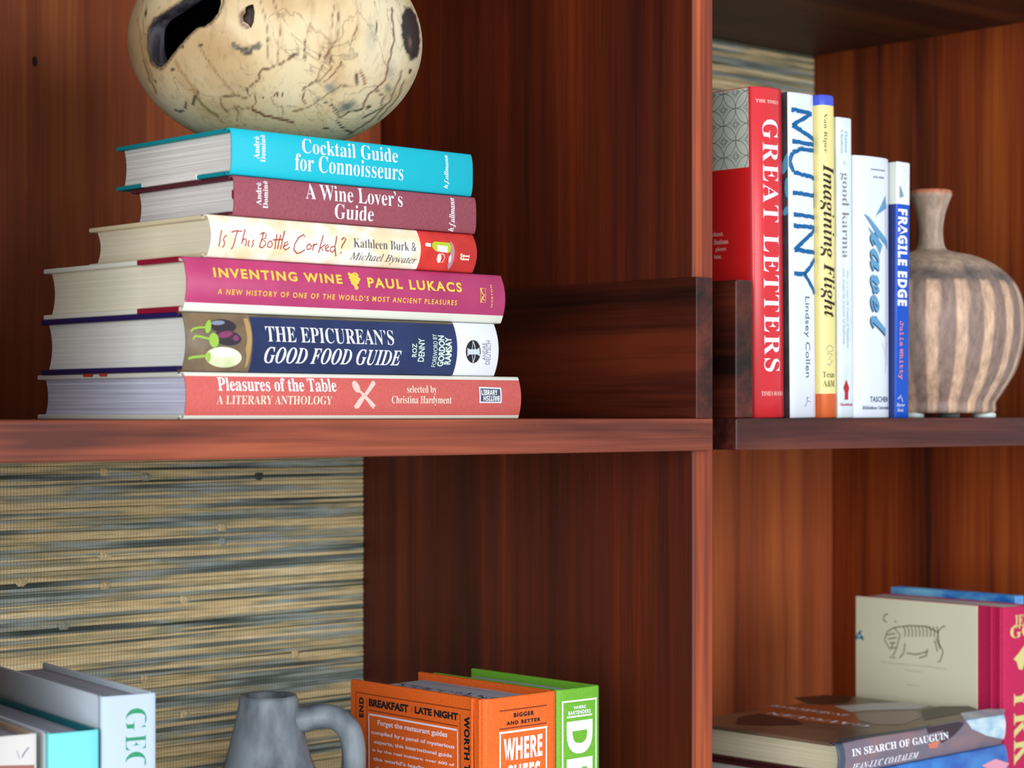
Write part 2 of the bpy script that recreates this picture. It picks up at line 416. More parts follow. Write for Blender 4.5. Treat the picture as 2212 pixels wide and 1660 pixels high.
# right tray: its left side stands clear of the divider, front edge gently bowed
YT = .8715; XT0 = X_at(1590, YT); XT1 = X_at(1627, YT)
pts = []
for i in range(21):
    t = i/20; pts.append((XT0-.0006+(XR-.002-XT0)*t, YT-.0006-.010*math.sin(math.pi*t)))
pts += [(XR-.002, YG-.006), (XT0-.0006, YG-.006)]
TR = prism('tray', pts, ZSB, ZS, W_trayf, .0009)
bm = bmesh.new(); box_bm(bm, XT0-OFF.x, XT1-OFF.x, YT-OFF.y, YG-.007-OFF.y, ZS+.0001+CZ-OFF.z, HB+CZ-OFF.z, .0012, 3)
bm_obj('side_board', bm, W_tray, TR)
# bearers that carry the right tray on the dividers (hidden behind its side)
cb('bearer', XD1+.0002, XT0-.0008, YT+.10, YG-.002, ZSB+.002, ZS-.002, W_tray, 0)

# ================================================================== STACK ON THE LEFT TRAY
g1 = 'stack of six hardbacks under the bowl'
YS = .8765
def lying(name, label, pxl, pxr, pxfar, z0, z1, yaw=0, YS_=YS, **k):
    X0 = X_at(pxl, YS_); L = X_at(pxr, YS_)-X0; Wd = Y_at(pxfar, X0)-YS_
    return Book(name, label, (X0, YS_, CZ+z0), L, Wd, z1-z0, yaw=yaw, group=g1 if z0 > -.1 else None, **k)
d_ = lambda px: dep(X_at(px, YS), YS)
zt = {k: (YH-y)*d_(px)/F for k, (px, y) in dict(a=(398, 803), b=(393, 673), c=(397, 553), d=(447, 462), e=(505, 378), f=(497, 275)).items()}
cloth = lambda n, c, c2: mat(n, c, .7, .25, rgb2=c2, vscale=(2600, 2600, 500), bump=.15)
# 1 coral
coral = cloth('coral_cloth', (202, 98, 92), (192, 86, 80)); jk = mat('ivory_board', (216, 216, 202), .45, .4)
fd1 = mat('food_print_red', (176, 66, 40), .5); 
B1 = lying('book', 'coral pink hardback with ivory covers lying at the bottom of the stack', 397, 1120, 80, ZS+.0001, zt['a'], b=.0028, tb=.0026, cover=jk, spine=[coral, jk],
           spine_fn=lambda x, z: 1 if z < .0022 or (z > zt['a']-ZS-.0020) else 0, page=paper(2, (214, 216, 234), (176, 178, 196), 'bluish_page_edges'))
B1.text('title', 'Pleasures of the Table', 'serif', (467.3, 815), (727, 847), ink_w)
cream_ink = mat('cream_ink', (240, 222, 200), .5, .3)
B1.text('subtitle', 'A LITERARY ANTHOLOGY', 'serifm', (468.4, 854.5), (716.6, 874.5), cream_ink)
B1.text('author_name', 'selected by', 'serifm', (877.6, 833), (943.4, 853.6), cream_ink)
B1.text('author_name', 'Christina Hardyment', 'serifm', (846, 855.5), (974, 876.8), cream_ink)
navy_g = mat('slate_ink', (62, 72, 92), .5)
B1.shapes('publisher_badge', 'spine', [[(1034, 836), (1082, 838), (1083, 871), (1035, 871)]], mat('badge_border', (214, 214, 232), .5), .00014)
B1.shapes('publisher_badge', 'spine', [[(1037, 839.5), (1079.5, 841), (1080, 868), (1038, 868)]], navy_g, .00022)
B1.text('publisher_name', 'LIBRARY', 'sansb', (1039, 842.5), (1074, 854), ink_w, eps=.0003)
B1.text('publisher_name', 'BRITISH', 'sansb', (1044, 855.5), (1078, 866.5), ink_w, rot=180, eps=.0003)
pk = mat('pale_pink_ink', (238, 190, 178), .5)
B1.shapes('crossed_spoon_and_fork', 'spine', [ell(769, 836, 7, 14, 16, -.45), [(775, 846), (779, 844), (811, 876), (806, 884), (800, 878)],
    [(803, 824), (808, 823), (811, 830), (790, 858), (785, 853)], [(784, 852), (790, 857), (775, 882), (768, 884), (764, 878), (775, 862)]], pk)
B1.shapes('cover_print', 'head', [[(190, 806), (215, 806), (212, 815), (192, 815)], [(225, 806), (245, 806), (243, 814), (228, 814)]], fd1, .0035)
# 2 navy
navy = mat('navy_jacket', (36, 50, 92), .4, .35, rgb2=(30, 42, 82), vscale=(40, 40, 40)); soil = mat('soil_print', (98, 80, 60), .4, .5, rgb2=(122, 100, 74), vscale=(90, 90, 90))
white_j = mat('white_jacket', (226, 228, 236), .35, .45); navy_b = mat('navy_board', (34, 26, 82), .5); brown_e = mat('olive_brown_jacket', (104, 92, 68), .4, .4, rgb2=(84, 74, 58), vscale=(60, 60, 60))
X2 = X_at(393, YS)
xa, xbk = X_at(536, YS)-X2, X_at(980, YS)-X2
T2 = zt['b']-zt['a']
B2 = lying('book', 'thick navy hardback with aubergine photograph and white spine end in the stack', 393, 1071, 90, zt['a']+.0001, zt['b'], yaw=.006, b=.0042, tb=.0028, cover=navy_b,
           spine=[navy, soil, white_j, brown_e], xb=(xa, xbk), page=paper(2, (226, 226, 218), (214, 214, 206), 'grey_page_edges'),
           spine_fn=lambda x, z: 1 if x < xa else (2 if x > xbk else (3 if z > T2-.0018 else 0)))
B2.text('title', "THE EPICUREAN\u2019S", 'serifm', (571.4, 704.6), (851, 746.3), ink_w)
B2.text('title', 'GOOD FOOD GUIDE', 'bi', (572.7, 749.6), (862.5, 790.6), ink_w)
pale_g = mat('pale_green_ink', (206, 226, 206), .5)
for st, p0, p1, sn in (('ROZ', (890, 742.5), (899, 771.6), 'gill'), ('DENNY', (903, 731), (914.4, 781.8), 'gill'), ('FOREWORD BY', (933, 722), (940, 793), 'sans'), ('GORDON', (945, 725), (956, 792), 'gillb'), ('RAMSAY', (960, 728.6), (972, 788), 'gillb')):
    B2.text('author_name', st, sn, p0, p1, pale_g, rot=90)
blk = mat('black_ink', (28, 28, 32), .5)
B2.shapes('publisher_emblem', 'spine', [ell(1022, 760, 16, 25, 24)], blk)
gw = mat('grey_ink', (190, 200, 214), .5)
B2.shapes('publisher_emblem', 'spine', [[(1009, 752), (1014, 755), (1030, 755), (1035, 751), (1036, 770), (1030, 766), (1014, 766), (1009, 770)]], gw, .00022)
B2.lines('publisher_emblem', 'spine', [([(1021, 737), (1025, 748), (1026, 760), (1025, 772), (1021, 784)], 1.5), ([(1021, 737), (1018, 760), (1021, 784)], 1.0)], ink_w, .0003)
B2.text('publisher_name', 'ANDRE', 'sans', (1042, 741), (1049, 779), mat('mid_grey_ink', (120, 126, 140), .5), rot=90)
B2.text('publisher_name', 'DEUTSCH', 'sans', (1050, 736), (1057, 788), mat('mid_grey_ink', (120, 126, 140), .5), rot=90)
E_ = lambda x, y: (380+x/6.506, 640+y/6.506)
gr = mat('stem_green_print', (150, 188, 70), .5); aub = mat('aubergine_print', (46, 34, 46), .4, .5); pur = mat('purple_print', (128, 52, 96), .4, .5); wh = mat('pale_aubergine_print', (226, 232, 200), .4, .5, rgb2=(206, 214, 160), vscale=(120, 120, 120)); slate = mat('slate_print', (128, 140, 160), .4)
B2.shapes('aubergine_picture', 'spine', [[E_(*q) for q in ell(660, 420, 185, 95, 22, .1)], [E_(*q) for q in ell(720, 590, 200, 105, 22, .12)]], aub, .00014)
B2.shapes('aubergine_picture', 'spine', [[E_(*q) for q in ell(690, 540, 110, 45, 18, -.2)], [E_(*q) for q in ell(840, 590, 45, 40, 14)]], pur, .00020)
B2.shapes('aubergine_picture', 'spine', [[E_(*q) for q in ell(590, 375, 95, 32, 16, -.05)]], slate, .00020)
B2.shapes('aubergine_picture', 'spine', [[E_(*q) for q in ell(665, 860, 255, 145, 28, .04)]], wh, .00024)
B2.shapes('aubergine_picture', 'spine', [[E_(*q) for q in ell(665, 800, 160, 60, 20, .0)]], mat('pale_print_light', (240, 244, 226), .4), .00030)
B2.shapes('aubergine_picture', 'spine', [[E_(*q) for q in ell(450, 430, 42, 95, 16, .15)], [E_(*q) for q in ell(530, 620, 70, 105, 16, -.1)], [E_(*q) for q in ell(455, 855, 32, 70, 14, 0)]], gr, .00026)
B2.lines('aubergine_picture', 'spine', [([E_(205, 500), E_(240, 460), E_(320, 440), E_(420, 440)], 4), ([E_(235, 610), E_(270, 560), E_(340, 570), E_(460, 600)], 4.5), ([E_(170, 880), E_(230, 860), E_(330, 850), E_(430, 840)], 5.5)], gr, .00026)
B2.shapes('aubergine_picture', 'spine', [[E_(945, 320), E_(1000, 310), E_(1045, 420), E_(1065, 580), E_(1050, 780), E_(1000, 980), E_(960, 1020), E_(990, 860), E_(975, 740), E_(1000, 600), E_(975, 450)]], mat('straw_print', (176, 142, 88), .5), .00018)
# 3 magenta
mag = mat('magenta_jacket', (180, 56, 106), .42, .4, rgb2=(170, 50, 98), vscale=(50, 50, 50), bump=.15, bscale=(1500, 1500, 1500)); iv = mat('ivory_jacket', (226, 226, 210), .4, .4); crim = mat('crimson_jacket', (140, 22, 46), .5)
T3 = zt['c']-zt['b']
B3 = lying('book', 'magenta hardback with yellow lettering and ivory lower strip in the stack', 395, 1087, 97, zt['b']+.0001, zt['c'], yaw=.008, b=.0040, tb=.0026, cover=iv,
           spine=[mag, iv], spine_fn=lambda x, z: 1 if z < .0046 else 0, page=paper(2, (232, 224, 200), (222, 214, 190), 'cream_page_edges'))
yel = mat('yellow_ink', (240, 196, 72), .5)
B3.text('title', 'INVENTING WINE', 'gillb', (458.7, 578), (739.7, 614), yel, space=1.25)
B3.text('author_name', 'PAUL LUKACS', 'gillb', (791.6, 599.5), (998, 632), yel, space=1.25)
B3.text('subtitle', "A NEW HISTORY OF ONE OF THE WORLD\u2019S MOST ANCIENT PLEASURES", 'gill', (470.6, 624), (985.8, 660), yel, space=1.35)
B3.shapes('grape_emblem', 'spine', [ell(x, y, 4.2, 4.2, 10) for x, y in ((757, 599), (763, 597), (769, 599), (774, 604), (760, 605), (766, 605), (771, 610), (762, 611), (767, 616), (770, 622))]+[[(752, 588), (758, 592), (764, 589), (766, 594), (757, 597), (751, 594)], [(764, 588), (770, 590), (775, 596), (770, 597)]], yel)
B3.lines('publisher_emblem', 'spine', [([(1037, 623), (1048, 624), (1048, 654), (1037, 653), (1037, 623)], 1.2), ([(1039, 624), (1041, 634), (1046, 638), (1041, 645), (1039, 654)], 3), ([(1041, 641), (1046, 650)], 2)], yel)
B3.text('publisher_name', 'NORTON', 'gill', (1057.5, 616), (1063, 664), yel, rot=90, space=1.3)
def jacket_edge(Bk, y0, y1, m):
    for nm, za, zb_ in (('jacket_flap_edge', -.0001, .0027), ('jacket_flap_edge', Bk.T-.0027, Bk.T+.0000)):
        bm = bmesh.new(); box_bm(bm, -.0003, .02, y0, y1, za, zb_, .0002); bm_obj(nm, bm, m, Bk.root, Bk.xf)
jacket_edge(B3, .0036, Y_at(298, X_at(395, YS))-YS, crim)
# 4 cream with bottle
T4 = zt['d']-zt['c']; X4 = X_at(447, YS); xr = X_at(899, YS)-X4
cj = mat('cream_spotted_jacket', (240, 234, 220), .38, .4, rgb2=(232, 208, 168), vscale=(75, 75, 95)); rj = mat('scarlet_jacket', (214, 52, 40), .4, .4, rgb2=(190, 38, 32), vscale=(70, 70, 70)); cb_ = mat('cream_board', (222, 206, 168), .5)
B4 = lying('book', 'cream patterned hardback with scarlet spine end and bottle drawing in the stack', 447, 1022, 192, zt['c']+.0001, zt['d'], yaw=.002, b=.0042, tb=.0024, cover=cb_,
           spine=[cj, rj], xb=(xr,), spine_fn=lambda x, z: 1 if x > xr else 0, page=paper(2, (232, 220, 194), (222, 210, 182), 'buff_page_edges'))
H_ = lambda x, y: (440+x/4.809, 450+y/4.809)
hand = [[(185, 225), (170, 300), (155, 400)], [(240, 280), (215, 300), (202, 325), (215, 352), (212, 385), (190, 410)], [(285, 250), (330, 235), (400, 240)], [(350, 238), (330, 300), (310, 380), (285, 430)],
 [(430, 215), (410, 290), (392, 372)], [(400, 340), (425, 316), (442, 325), (440, 360), (430, 395)], [(470, 330), (458, 388), (475, 392)], [(486, 276), (490, 284)], [(525, 330), (505, 350), (515, 375), (495, 405)],
 [(620, 255), (600, 330), (575, 400)], [(585, 275), (625, 250), (650, 270), (640, 310), (605, 330), (640, 345), (642, 380), (605, 412), (578, 400)], [(690, 340), (665, 365), (662, 400), (690, 410), (712, 380), (705, 350), (690, 340)],
 [(760, 270), (745, 350), (738, 425)], [(800, 275), (778, 350), (765, 425)], [(715, 330), (770, 328), (820, 325)], [(838, 235), (815, 330), (795, 428)], [(830, 400), (875, 375), (870, 345), (840, 365), (825, 410), (850, 435), (895, 405)],
 [(1055, 300), (1035, 275), (985, 305), (945, 370), (935, 430), (965, 470), (1010, 460), (1050, 430)], [(1095, 370), (1070, 395), (1075, 430), (1105, 425), (1120, 395), (1095, 370)], [(1140, 370), (1130, 440)], [(1135, 400), (1155, 375), (1180, 375)],
 [(1240, 280), (1215, 370), (1190, 465)], [(1262, 375), (1215, 415), (1240, 440)], [(1262, 425), (1300, 400), (1290, 378), (1262, 400), (1265, 440), (1300, 447)], [(1380, 290), (1362, 390), (1365, 450), (1372, 500)], [(1355, 400), (1325, 402), (1310, 440), (1335, 460), (1362, 430)],
 [(1430, 330), (1455, 305), (1475, 320), (1460, 355), (1438, 385), (1428, 420)], [(1418, 458), (1430, 466)]]
redink = mat('dark_red_ink', (158, 30, 38), .5)
B4.lines('title', 'spine', [([H_(*q) for q in l], 2.7) for l in hand], redink)
dg_ = mat('dark_grey_ink', (78, 80, 86), .5)
B4.text('author_name', 'Kathleen Burk &', 'serifr', (762.5, 514.7), (899, 543.8), dg_)
B4.text('author_name', 'Michael Bywater', 'it', (758.7, 543.8), (895, 575), dg_)
Q_ = lambda x, y: (860+x/6.915, 480+y/6.915)
B4.shapes('bottle_drawing', 'spine', [[Q_(*q) for q in ((505, 320), (540, 290), (770, 310), (790, 370), (780, 450), (740, 460), (560, 435), (525, 400), (500, 360))]], mat('lime_print', (176, 190, 40), .4), .00016)
B4.shapes('bottle_drawing', 'spine', [[Q_(*q) for q in ((405, 310), (485, 318), (485, 370), (405, 360))], [Q_(*q) for q in ((582, 345), (735, 362), (735, 460), (582, 438))]], mat('label_print', (240, 220, 220), .4), .00022)
B4.shapes('wine_glass_drawing', 'spine', [[Q_(*q) for q in ((770, 280), (820, 330), (842, 440), (830, 560), (790, 660), (740, 718), (735, 640), (760, 520), (790, 420))]], mat('mauve_print', (176, 130, 146), .4), .00016)
B4.shapes('wine_glass_drawing', 'spine', [[Q_(*q) for q in ell(608, 540, 32, 72, 16, .15)], [Q_(*q) for q in ell(770, 550, 18, 60, 12, .15)]], mat('pale_pink_print', (244, 226, 226), .4), .00022)
B4.lines('wine_glass_drawing', 'spine', [([Q_(*q) for q in ((640, 470), (680, 490), (692, 530), (665, 590), (635, 605))], 1.6)], mat('pale_pink_print', (244, 226, 226), .4), .0002)
B4.text('publisher_mark', 'ff', 'serif', (994, 547.6), (1012, 564), mat('ivory_ink', (246, 226, 196), .5), rot=90)
# 5 plum cloth
plum = cloth('plum_cloth', (154, 80, 92), (136, 66, 78))
B5 = lying('book', 'plum cloth hardback with silver white lettering, fifth from the bottom of the stack', 503, 1026, 282, zt['d']+.0001, zt['e'], b=.0016, p=4, tb=.0024, cover=mat('dark_plum_board', (86, 34, 44), .6), spine=plum,
           page=paper(2, (230, 224, 220), (204, 196, 194), 'grey_pink_page_edges'))
B5.text('title', "A Wine Lover\u2019s", 'serifm', (657.5, 395.7), (869, 447.6), ink_w); B5.text('title', 'Guide', 'serifm', (723, 440), (805.6, 479), ink_w)
B5.text('author_name', 'Andr\u00e9', 'serif', (552, 394), (564, 444), ink_w, rot=90); B5.text('author_name', 'Domin\u00e9', 'serif', (566, 390.6), (578, 451), ink_w, rot=90)
B5.text('publisher_name', 'h.f.ullmann', 'bi', (968, 427), (981.5, 501), ink_w, rot=90)
# ribbon / headband
bm = bmesh.new(); box_bm(bm, .0018, .006, .0005, .0042, B5.T*.42, B5.T*.66, .0008); bm_obj('headband', bm, crim, B5.root, B5.xf)
# 6 teal
teal = mat('teal_cloth', (0, 178, 196), .5, .35, rgb2=(0, 172, 190), vscale=(2200, 2200, 2200), bump=.1)
tealb = mat('shaded_teal_board', (0, 140, 150), .55)  # same teal darkened: shade on the left-facing cover edges put into the colour
B6 = lying('book', 'bright turquoise hardback on top of the stack, under the wooden bowl', 497, 1018, 250, zt['e']+.0001, zt['f'], b=.0018, p=4, tb=.0022, cover=tealb, spine=teal,
           page=paper(2, (236, 230, 222), (206, 200, 192), 'pale_page_edges'))
bm = bmesh.new(); box_bm(bm, -.0004, .02, Y_at(425, B6.root.location.x)-YS, Y_at(306, B6.root.location.x)-YS, -.0001, .0026, .0003); bm_obj('endpaper_edge', bm, mat('endpaper', (232, 226, 220), .7), B6.root, B6.xf)
B6.text('title', 'Cocktail Guide', 'serifm', (650, 299), (859, 352), ink_w); B6.text('title', 'for Connoisseurs', 'serifm', (637, 331), (870, 390.6), ink_w)
B6.text('author_name', 'Andr\u00e9', 'serif', (547, 294), (560, 344), ink_w, rot=90); B6.text('author_name', 'Domin\u00e9', 'serif', (560.5, 291), (573, 351), ink_w, rot=90)
B6.text('publisher_name', 'h.f.ullmann', 'bi', (957, 335), (969, 408), ink_w, rot=90)

# ================================================================== WOODEN BOWL
def bowl():
    zc0 = zt['f']+CZ; a, bz = .0770, .0572
    dB = 1.150
    cx = dB*(VX+(596-CX)/F*RX); cy = dB*(VY+(596-CX)/F*RY)
    a = 316/F*dB; bz = 233/F*dB
    root = thing('wooden_bowl', 'round hollow spalted pale wood bowl with a burnt edged hole, on the book stack', 'bowl', (cx, cy, zc0))
    nA, prof = 460, []
    foot = .0
    for i in range(120):           # outer, from foot to mouth
        t = -math.pi/2+.10+(math.pi-.10-.42)*i/119
        prof.append((a*math.cos(t), bz+bz*math.sin(t)))
    th = .011; rr, zz = prof[-1]; prof.append((rr-th*.4, zz+.002)); 
    for i in range(28):
        t = math.pi/2-.5-(math.pi-.5)*i/27
        prof.append((max((a-th)*math.cos(t), .0005), bz+(bz-th*.8)*math.sin(t)))
    z_off = prof[0][1]
    prof = [(r, z-z_off) for r, z in prof]; nP = len(prof)
    ang = np.linspace(0, 2*np.pi, nA, endpoint=False)
    P = np.array(prof); V = np.zeros((nP, nA, 3)); V[:, :, 0] = P[:, 0:1]*np.cos(ang); V[:, :, 1] = P[:, 0:1]*np.sin(ang); V[:, :, 2] = P[:, 1:2]
    V = V.reshape(-1, 3)
    faces = []; mi = []
    for i in range(nP-1):
        for j in range(nA):
            k = (j+1) % nA; faces.append((i*nA+j, i*nA+k, (i+1)*nA+k, (i+1)*nA+j)); mi.append(0 if i < 120 else 1)
    faces.append(tuple(range(nA-1, -1, -1))); mi.append(0); faces.append(tuple((nP-1)*nA+j for j in range(nA))); mi.append(1)
    me = bpy.data.meshes.new('bowl_body'); me.from_pydata(V.tolist(), [], faces)
    # wood, burnt interior
    m = bpy.data.materials.new('spalted_wood'); m.use_nodes = True; nt = m.node_tree; b = nt.nodes['Principled BSDF']; N = nt.nodes.new; K = nt.links.new
    tc = N('ShaderNodeTexCoord')
    def nz(sc, det, dist=0, map_=(1, 1, 1), loc=(0, 0, 0)):
        mp = N('ShaderNodeMapping'); mp.inputs['Scale'].default_value = map_; mp.inputs['Location'].default_value = loc; K(tc.outputs['Object'], mp.inputs[0]); n = N('ShaderNodeTexNoise'); n.inputs['Scale'].default_value = sc; n.inputs['Detail'].default_value = det; n.inputs['Distortion'].default_value = dist; K(mp.outputs[0], n.inputs['Vector']); return n.outputs['Fac']
    base = N('ShaderNodeValToRGB'); e = base.color_ramp.elements; e[0].position = .30; e[0].color = lin((176, 140, 94)); e[1].position = .70; e[1].color = lin((226, 212, 178)); q = e.new(.48); q.color = lin((214, 188, 144))
    K(nz(14, 5, .6), base.inputs[0])
    # zone lines where a warped noise crosses its middle, plus upright fibre streaks
    a1 = N('ShaderNodeMath'); a1.operation = 'SUBTRACT'; K(nz(17, 6, 1.2, (1, 1, .8), (3, 1, 2)), a1.inputs[0]); a1.inputs[1].default_value = .5
    a2 = N('ShaderNodeMath'); a2.operation = 'ABSOLUTE'; K(a1.outputs[0], a2.inputs[0])
    lr = N('ShaderNodeMapRange'); K(a2.outputs[0], lr.inputs[0]); lr.inputs['From Min'].default_value = .0; lr.inputs['From Max'].default_value = .006; lr.inputs['To Min'].default_value = .62; lr.inputs['To Max'].default_value = 1
    st = N('ShaderNodeMapRange'); K(nz(1, 5, .3, (330, 330, 26)), st.inputs[0]); st.inputs['From Min'].default_value = .34; st.inputs['From Max'].default_value = .46; st.inputs['To Min'].default_value = .82; st.inputs['To Max'].default_value = 1
    mu = N('ShaderNodeMath'); mu.operation = 'MULTIPLY'; K(lr.outputs[0], mu.inputs[0]); K(st.outputs[0], mu.inputs[1])
    s1 = N('ShaderNodeVectorMath'); s1.operation = 'SCALE'; K(base.outputs[0], s1.inputs[0]); K(mu.outputs[0], s1.inputs['Scale'])
    at = N('ShaderNodeAttribute'); at.attribute_name = 'marks'
    mx = N('ShaderNodeMix'); mx.data_type = 'RGBA'; K(at.outputs['Alpha'], mx.inputs[0]); K(s1.outputs[0], mx.inputs[6]); K(at.outputs['Color'], mx.inputs[7])
    K(mx.outputs[2], b.inputs['Base Color']); b.inputs['Roughness'].default_value = .42; b.inputs['Specular IOR Level'].default_value = .4
    burnt = mat('burnt_wood_interior', (16, 13, 13), .6, .3, rgb2=(28, 24, 24), vscale=(200, 200, 30)); pit = mat('bark_pit', (46, 32, 28), .6, .3, rgb2=(84, 64, 56), vscale=(500, 500, 60))
    rimm = mat('burnished_dark_wood', (58, 54, 58), .30, .7, rgb2=(96, 92, 98), vscale=(260, 260, 40))
    for mm in (m, burnt, pit, rimm): me.materials.append(mm)
    me.polygons.foreach_set('material_index', mi)
    o = link('bowl_body', me, root)
    o['label'] = 'pale spalted wood shell with a dark burnt hole'
    # traced hole outlines
    cw = Vector((cx, cy, zc0+bz-z_off)); K5 = lambda x, y: (260+x/3.253, y/3.253)
    def hit(px, py):
        o_ = Vector((0, 0, CZ))-cw; d = ray(px, py); A = Vector((o_.x/a, o_.y/a, o_.z/bz)); D = Vector((d.x/a, d.y/a, d.z/bz))
        aa, bb, cc = D.dot(D), 2*A.dot(D), A.dot(A)-1; disc = bb*bb-4*aa*cc
        t = (-bb-math.sqrt(max(disc, 0)))/(2*aa); return o_+d*t   # relative to the ellipsoid's centre
    def cutter(outline, depth, mi_, outd=.02, shrink=.85):
        pts = [hit(*K5(*q)) for q in outline]; c = sum(pts, Vector())/len(pts)
        n = Vector((c.x/a**2, c.y/a**2, c.z/bz**2)).normalized()
        pts3 = [q+Vector((0, 0, bz-z_off)) for q in pts]; c3 = c+Vector((0, 0, bz-z_off))
        vo = [q+n*outd+(q-c3)*.0 for q in pts3]; vi = [c3+(q-c3)*shrink-n*depth for q in pts3]; k = len(pts)
        fs = [tuple(range(k)), tuple(range(2*k-1, k-1, -1))]+[(i, i+k, (i+1) % k+k, (i+1) % k) for i in range(k)]
        mc = bpy.data.meshes.new('cut'); mc.from_pydata([tuple(v) for v in vo+vi], [], fs)
        bmx = bmesh.new(); bmx.from_mesh(mc); bmesh.ops.triangulate(bmx, faces=bmx.faces[:]); bmesh.ops.recalc_face_normals(bmx, faces=bmx.faces[:]); bmx.to_mesh(mc); bmx.free()
        for mm in (m, burnt, pit, rimm): mc.materials.append(mm)
        mc.polygons.foreach_set('material_index', [mi_]*len(mc.polygons))
        oc = link('cut', mc, root); md = o.modifiers.new('b', 'BOOLEAN'); md.operation = 'DIFFERENCE'; md.object = oc; md.solver = 'EXACT'; return oc
    cs = [cutter([(195, 260), (205, 190), (245, 130), (330, 75), (430, 10), (520, -60), (640, -90), (720, -50), (722, 20), (700, 90), (650, 150), (600, 185), (545, 195), (500, 235), (440, 300), (390, 360), (330, 440), (290, 483), (250, 472), (215, 430), (198, 340)], .030, 3, .03, .93),
          cutter([(870, 35), (900, 15), (945, 5), (960, 80), (950, 170), (925, 228), (895, 190), (852, 165), (846, 115), (872, 80)], .0045, 2, .02, .7)]
    bpy.context.view_layer.update(); dg = bpy.context.evaluated_depsgraph_get()
    nm = bpy.data.meshes.new_from_object(o.evaluated_get(dg)); o.modifiers.clear(); o.data = nm; nm.name = 'bowl_body'
    for c in cs: bpy.data.objects.remove(c)
    nm.polygons.foreach_set('use_smooth', [True]*len(nm.polygons))
    try: nm.set_sharp_from_angle(angle=math.radians(38))
    except Exception: pass
    # stains and fungus lines, kept as a colour layer on the wood
    n = len(nm.vertices); co = np.zeros(n*3); nm.vertices.foreach_get('co', co); co = co.reshape(n, 3)
    wx, wy, wz = co[:, 0]+cx, co[:, 1]+cy, co[:, 2]+zc0-CZ
    dd = wx*VX+wy*VY; U = ((wx*RX+wy*RY)/dd*F+CX-260)*3.253; Vv = (YH-wz/dd*F)*3.253
    nx_, ny_, nz_ = co[:, 0]/a**2, co[:, 1]/a**2, (co[:, 2]-bz+z_off)/bz**2
    front = (nx_*(wx)+ny_*(wy)+nz_*wz) < 0
    alpha = np.zeros(n); colr = np.zeros((n, 3)); rng = np.random.RandomState(4)
    wob = lambda f, s: 1.0*np.sin(U*f+s)*np.cos(Vv*f*1.3+s*2)
    def paint(al, c):
        nonlocal alpha, colr
        al = np.clip(al, 0, 1)*front; c = np.array(lin(c)[:3])
        na = al+alpha*(1-al); colr[:] = np.where(na[:, None] > 0, (c*al[:, None]+colr*(alpha*(1-al))[:, None])/np.maximum(na, 1e-6)[:, None], colr); alpha = na
    def seg(pts, w_, c, st=1.0, soft=3.0, jag=0):
        d = np.full(n, 1e9); uu, v2 = U+jag*1.6*wob(.045, 1), Vv+jag*1.6*wob(.06, 2)
        for (x0, y0), (x1, y1) in zip(pts[:-1], pts[1:]):
            L2 = (x1-x0)**2+(y1-y0)**2+1e-9; t = np.clip(((uu-x0)*(x1-x0)+(v2-y0)*(y1-y0))/L2, 0, 1)
            d = np.minimum(d, np.hypot(uu-x0-t*(x1-x0), v2-y0-t*(y1-y0)))
        paint(st*(1-(d-w_)/soft), c)
    def blob(x, y, rx, ry, c, st=1.0, soft=.25, rot=0, jag=.12):
        c_, s_ = math.cos(rot), math.sin(rot); dx, dy = U-x, Vv-y; q = np.hypot((dx*c_+dy*s_)/rx, (-dx*s_+dy*c_)/ry)+jag*wob(.07, x)+jag*.5*wob(.13, y); paint(st*(1-(q-1+soft)/soft), c)
    blob(2040, 235, 68, 210, (46, 34, 32), 1, .16, -.10, .06); blob(2035, 300, 18, 60, (120, 92, 84), .5, .5, -.1)
    blob(1480, 620, 62, 52, (128, 132, 116), .75, .6); blob(1590, 750, 105, 58, (104, 108, 96), .75, .6, -.3); blob(1390, 695, 34, 24, (132, 134, 118), .7, .6); blob(1880, 620, 32, 46, (120, 124, 110), .7, .6); blob(1760, 260, 60, 150, (170, 164, 146), .6, .9); blob(1900, 500, 50, 120, (150, 144, 126), .5, .9)
    blob(850, 110, 22, 55, (130, 78, 40), .6, .6)
    seg([(770, 297), (820, 325), (880, 338), (940, 322), (992, 292)], 4, (70, 62, 50), .9, 5, 3); seg([(800, 320), (850, 350), (895, 362), (945, 340), (975, 318)], 14, (110, 102, 84), .85, 6, 4); seg([(820, 340), (860, 368), (890, 384), (930, 360)], 4, (64, 58, 48), .9, 6, 6)
    bl = (44, 38, 30); br = (112, 70, 36); rd = (110, 46, 26)
    for x, y, rx, ry, r in ((1035, 280, 9, 20, 0), (1297, 296, 12, 20, 0), (1297, 345, 12, 20, .1), (1297, 396, 12, 22, 0), (1400, 392, 13, 28, 0), (1212, 390, 30, 14, -.5), (565, 320, 22, 12, .4), (370, 492, 20, 14, .2), (1550, 450, 9, 16, 0), (1660, 555, 17, 58, -.1), (1800, 190, 9, 56, 0), (180, 90, 9, 40, .1), (248, 575, 9, 12, 0), (368, 680, 12, 10, 0), (737, 765, 8, 12, 0), (1138, 665, 7, 16, .3), (1005, 685, 10, 8, 0), (1745, 750, 30, 16, -.6), (1440, 900, 30, 10, .3), (270, 55, 6, 10, 0), (440, 330, 10, 16, .5), (2035, 500, 16, 20, 0)):
        blob(x, y, rx, ry, bl, .9, .5, r)
    seg([(545, 650), (522, 685), (510, 735)], 7, (66, 66, 50), .9, 5); seg([(462, 725), (458, 762), (420, 782), (390, 778)], 5, (66, 66, 50), .9, 5)
    seg([(930, 770), (1010, 812), (1100, 832), (1215, 860)], 5, rd, .95, 5, 2)
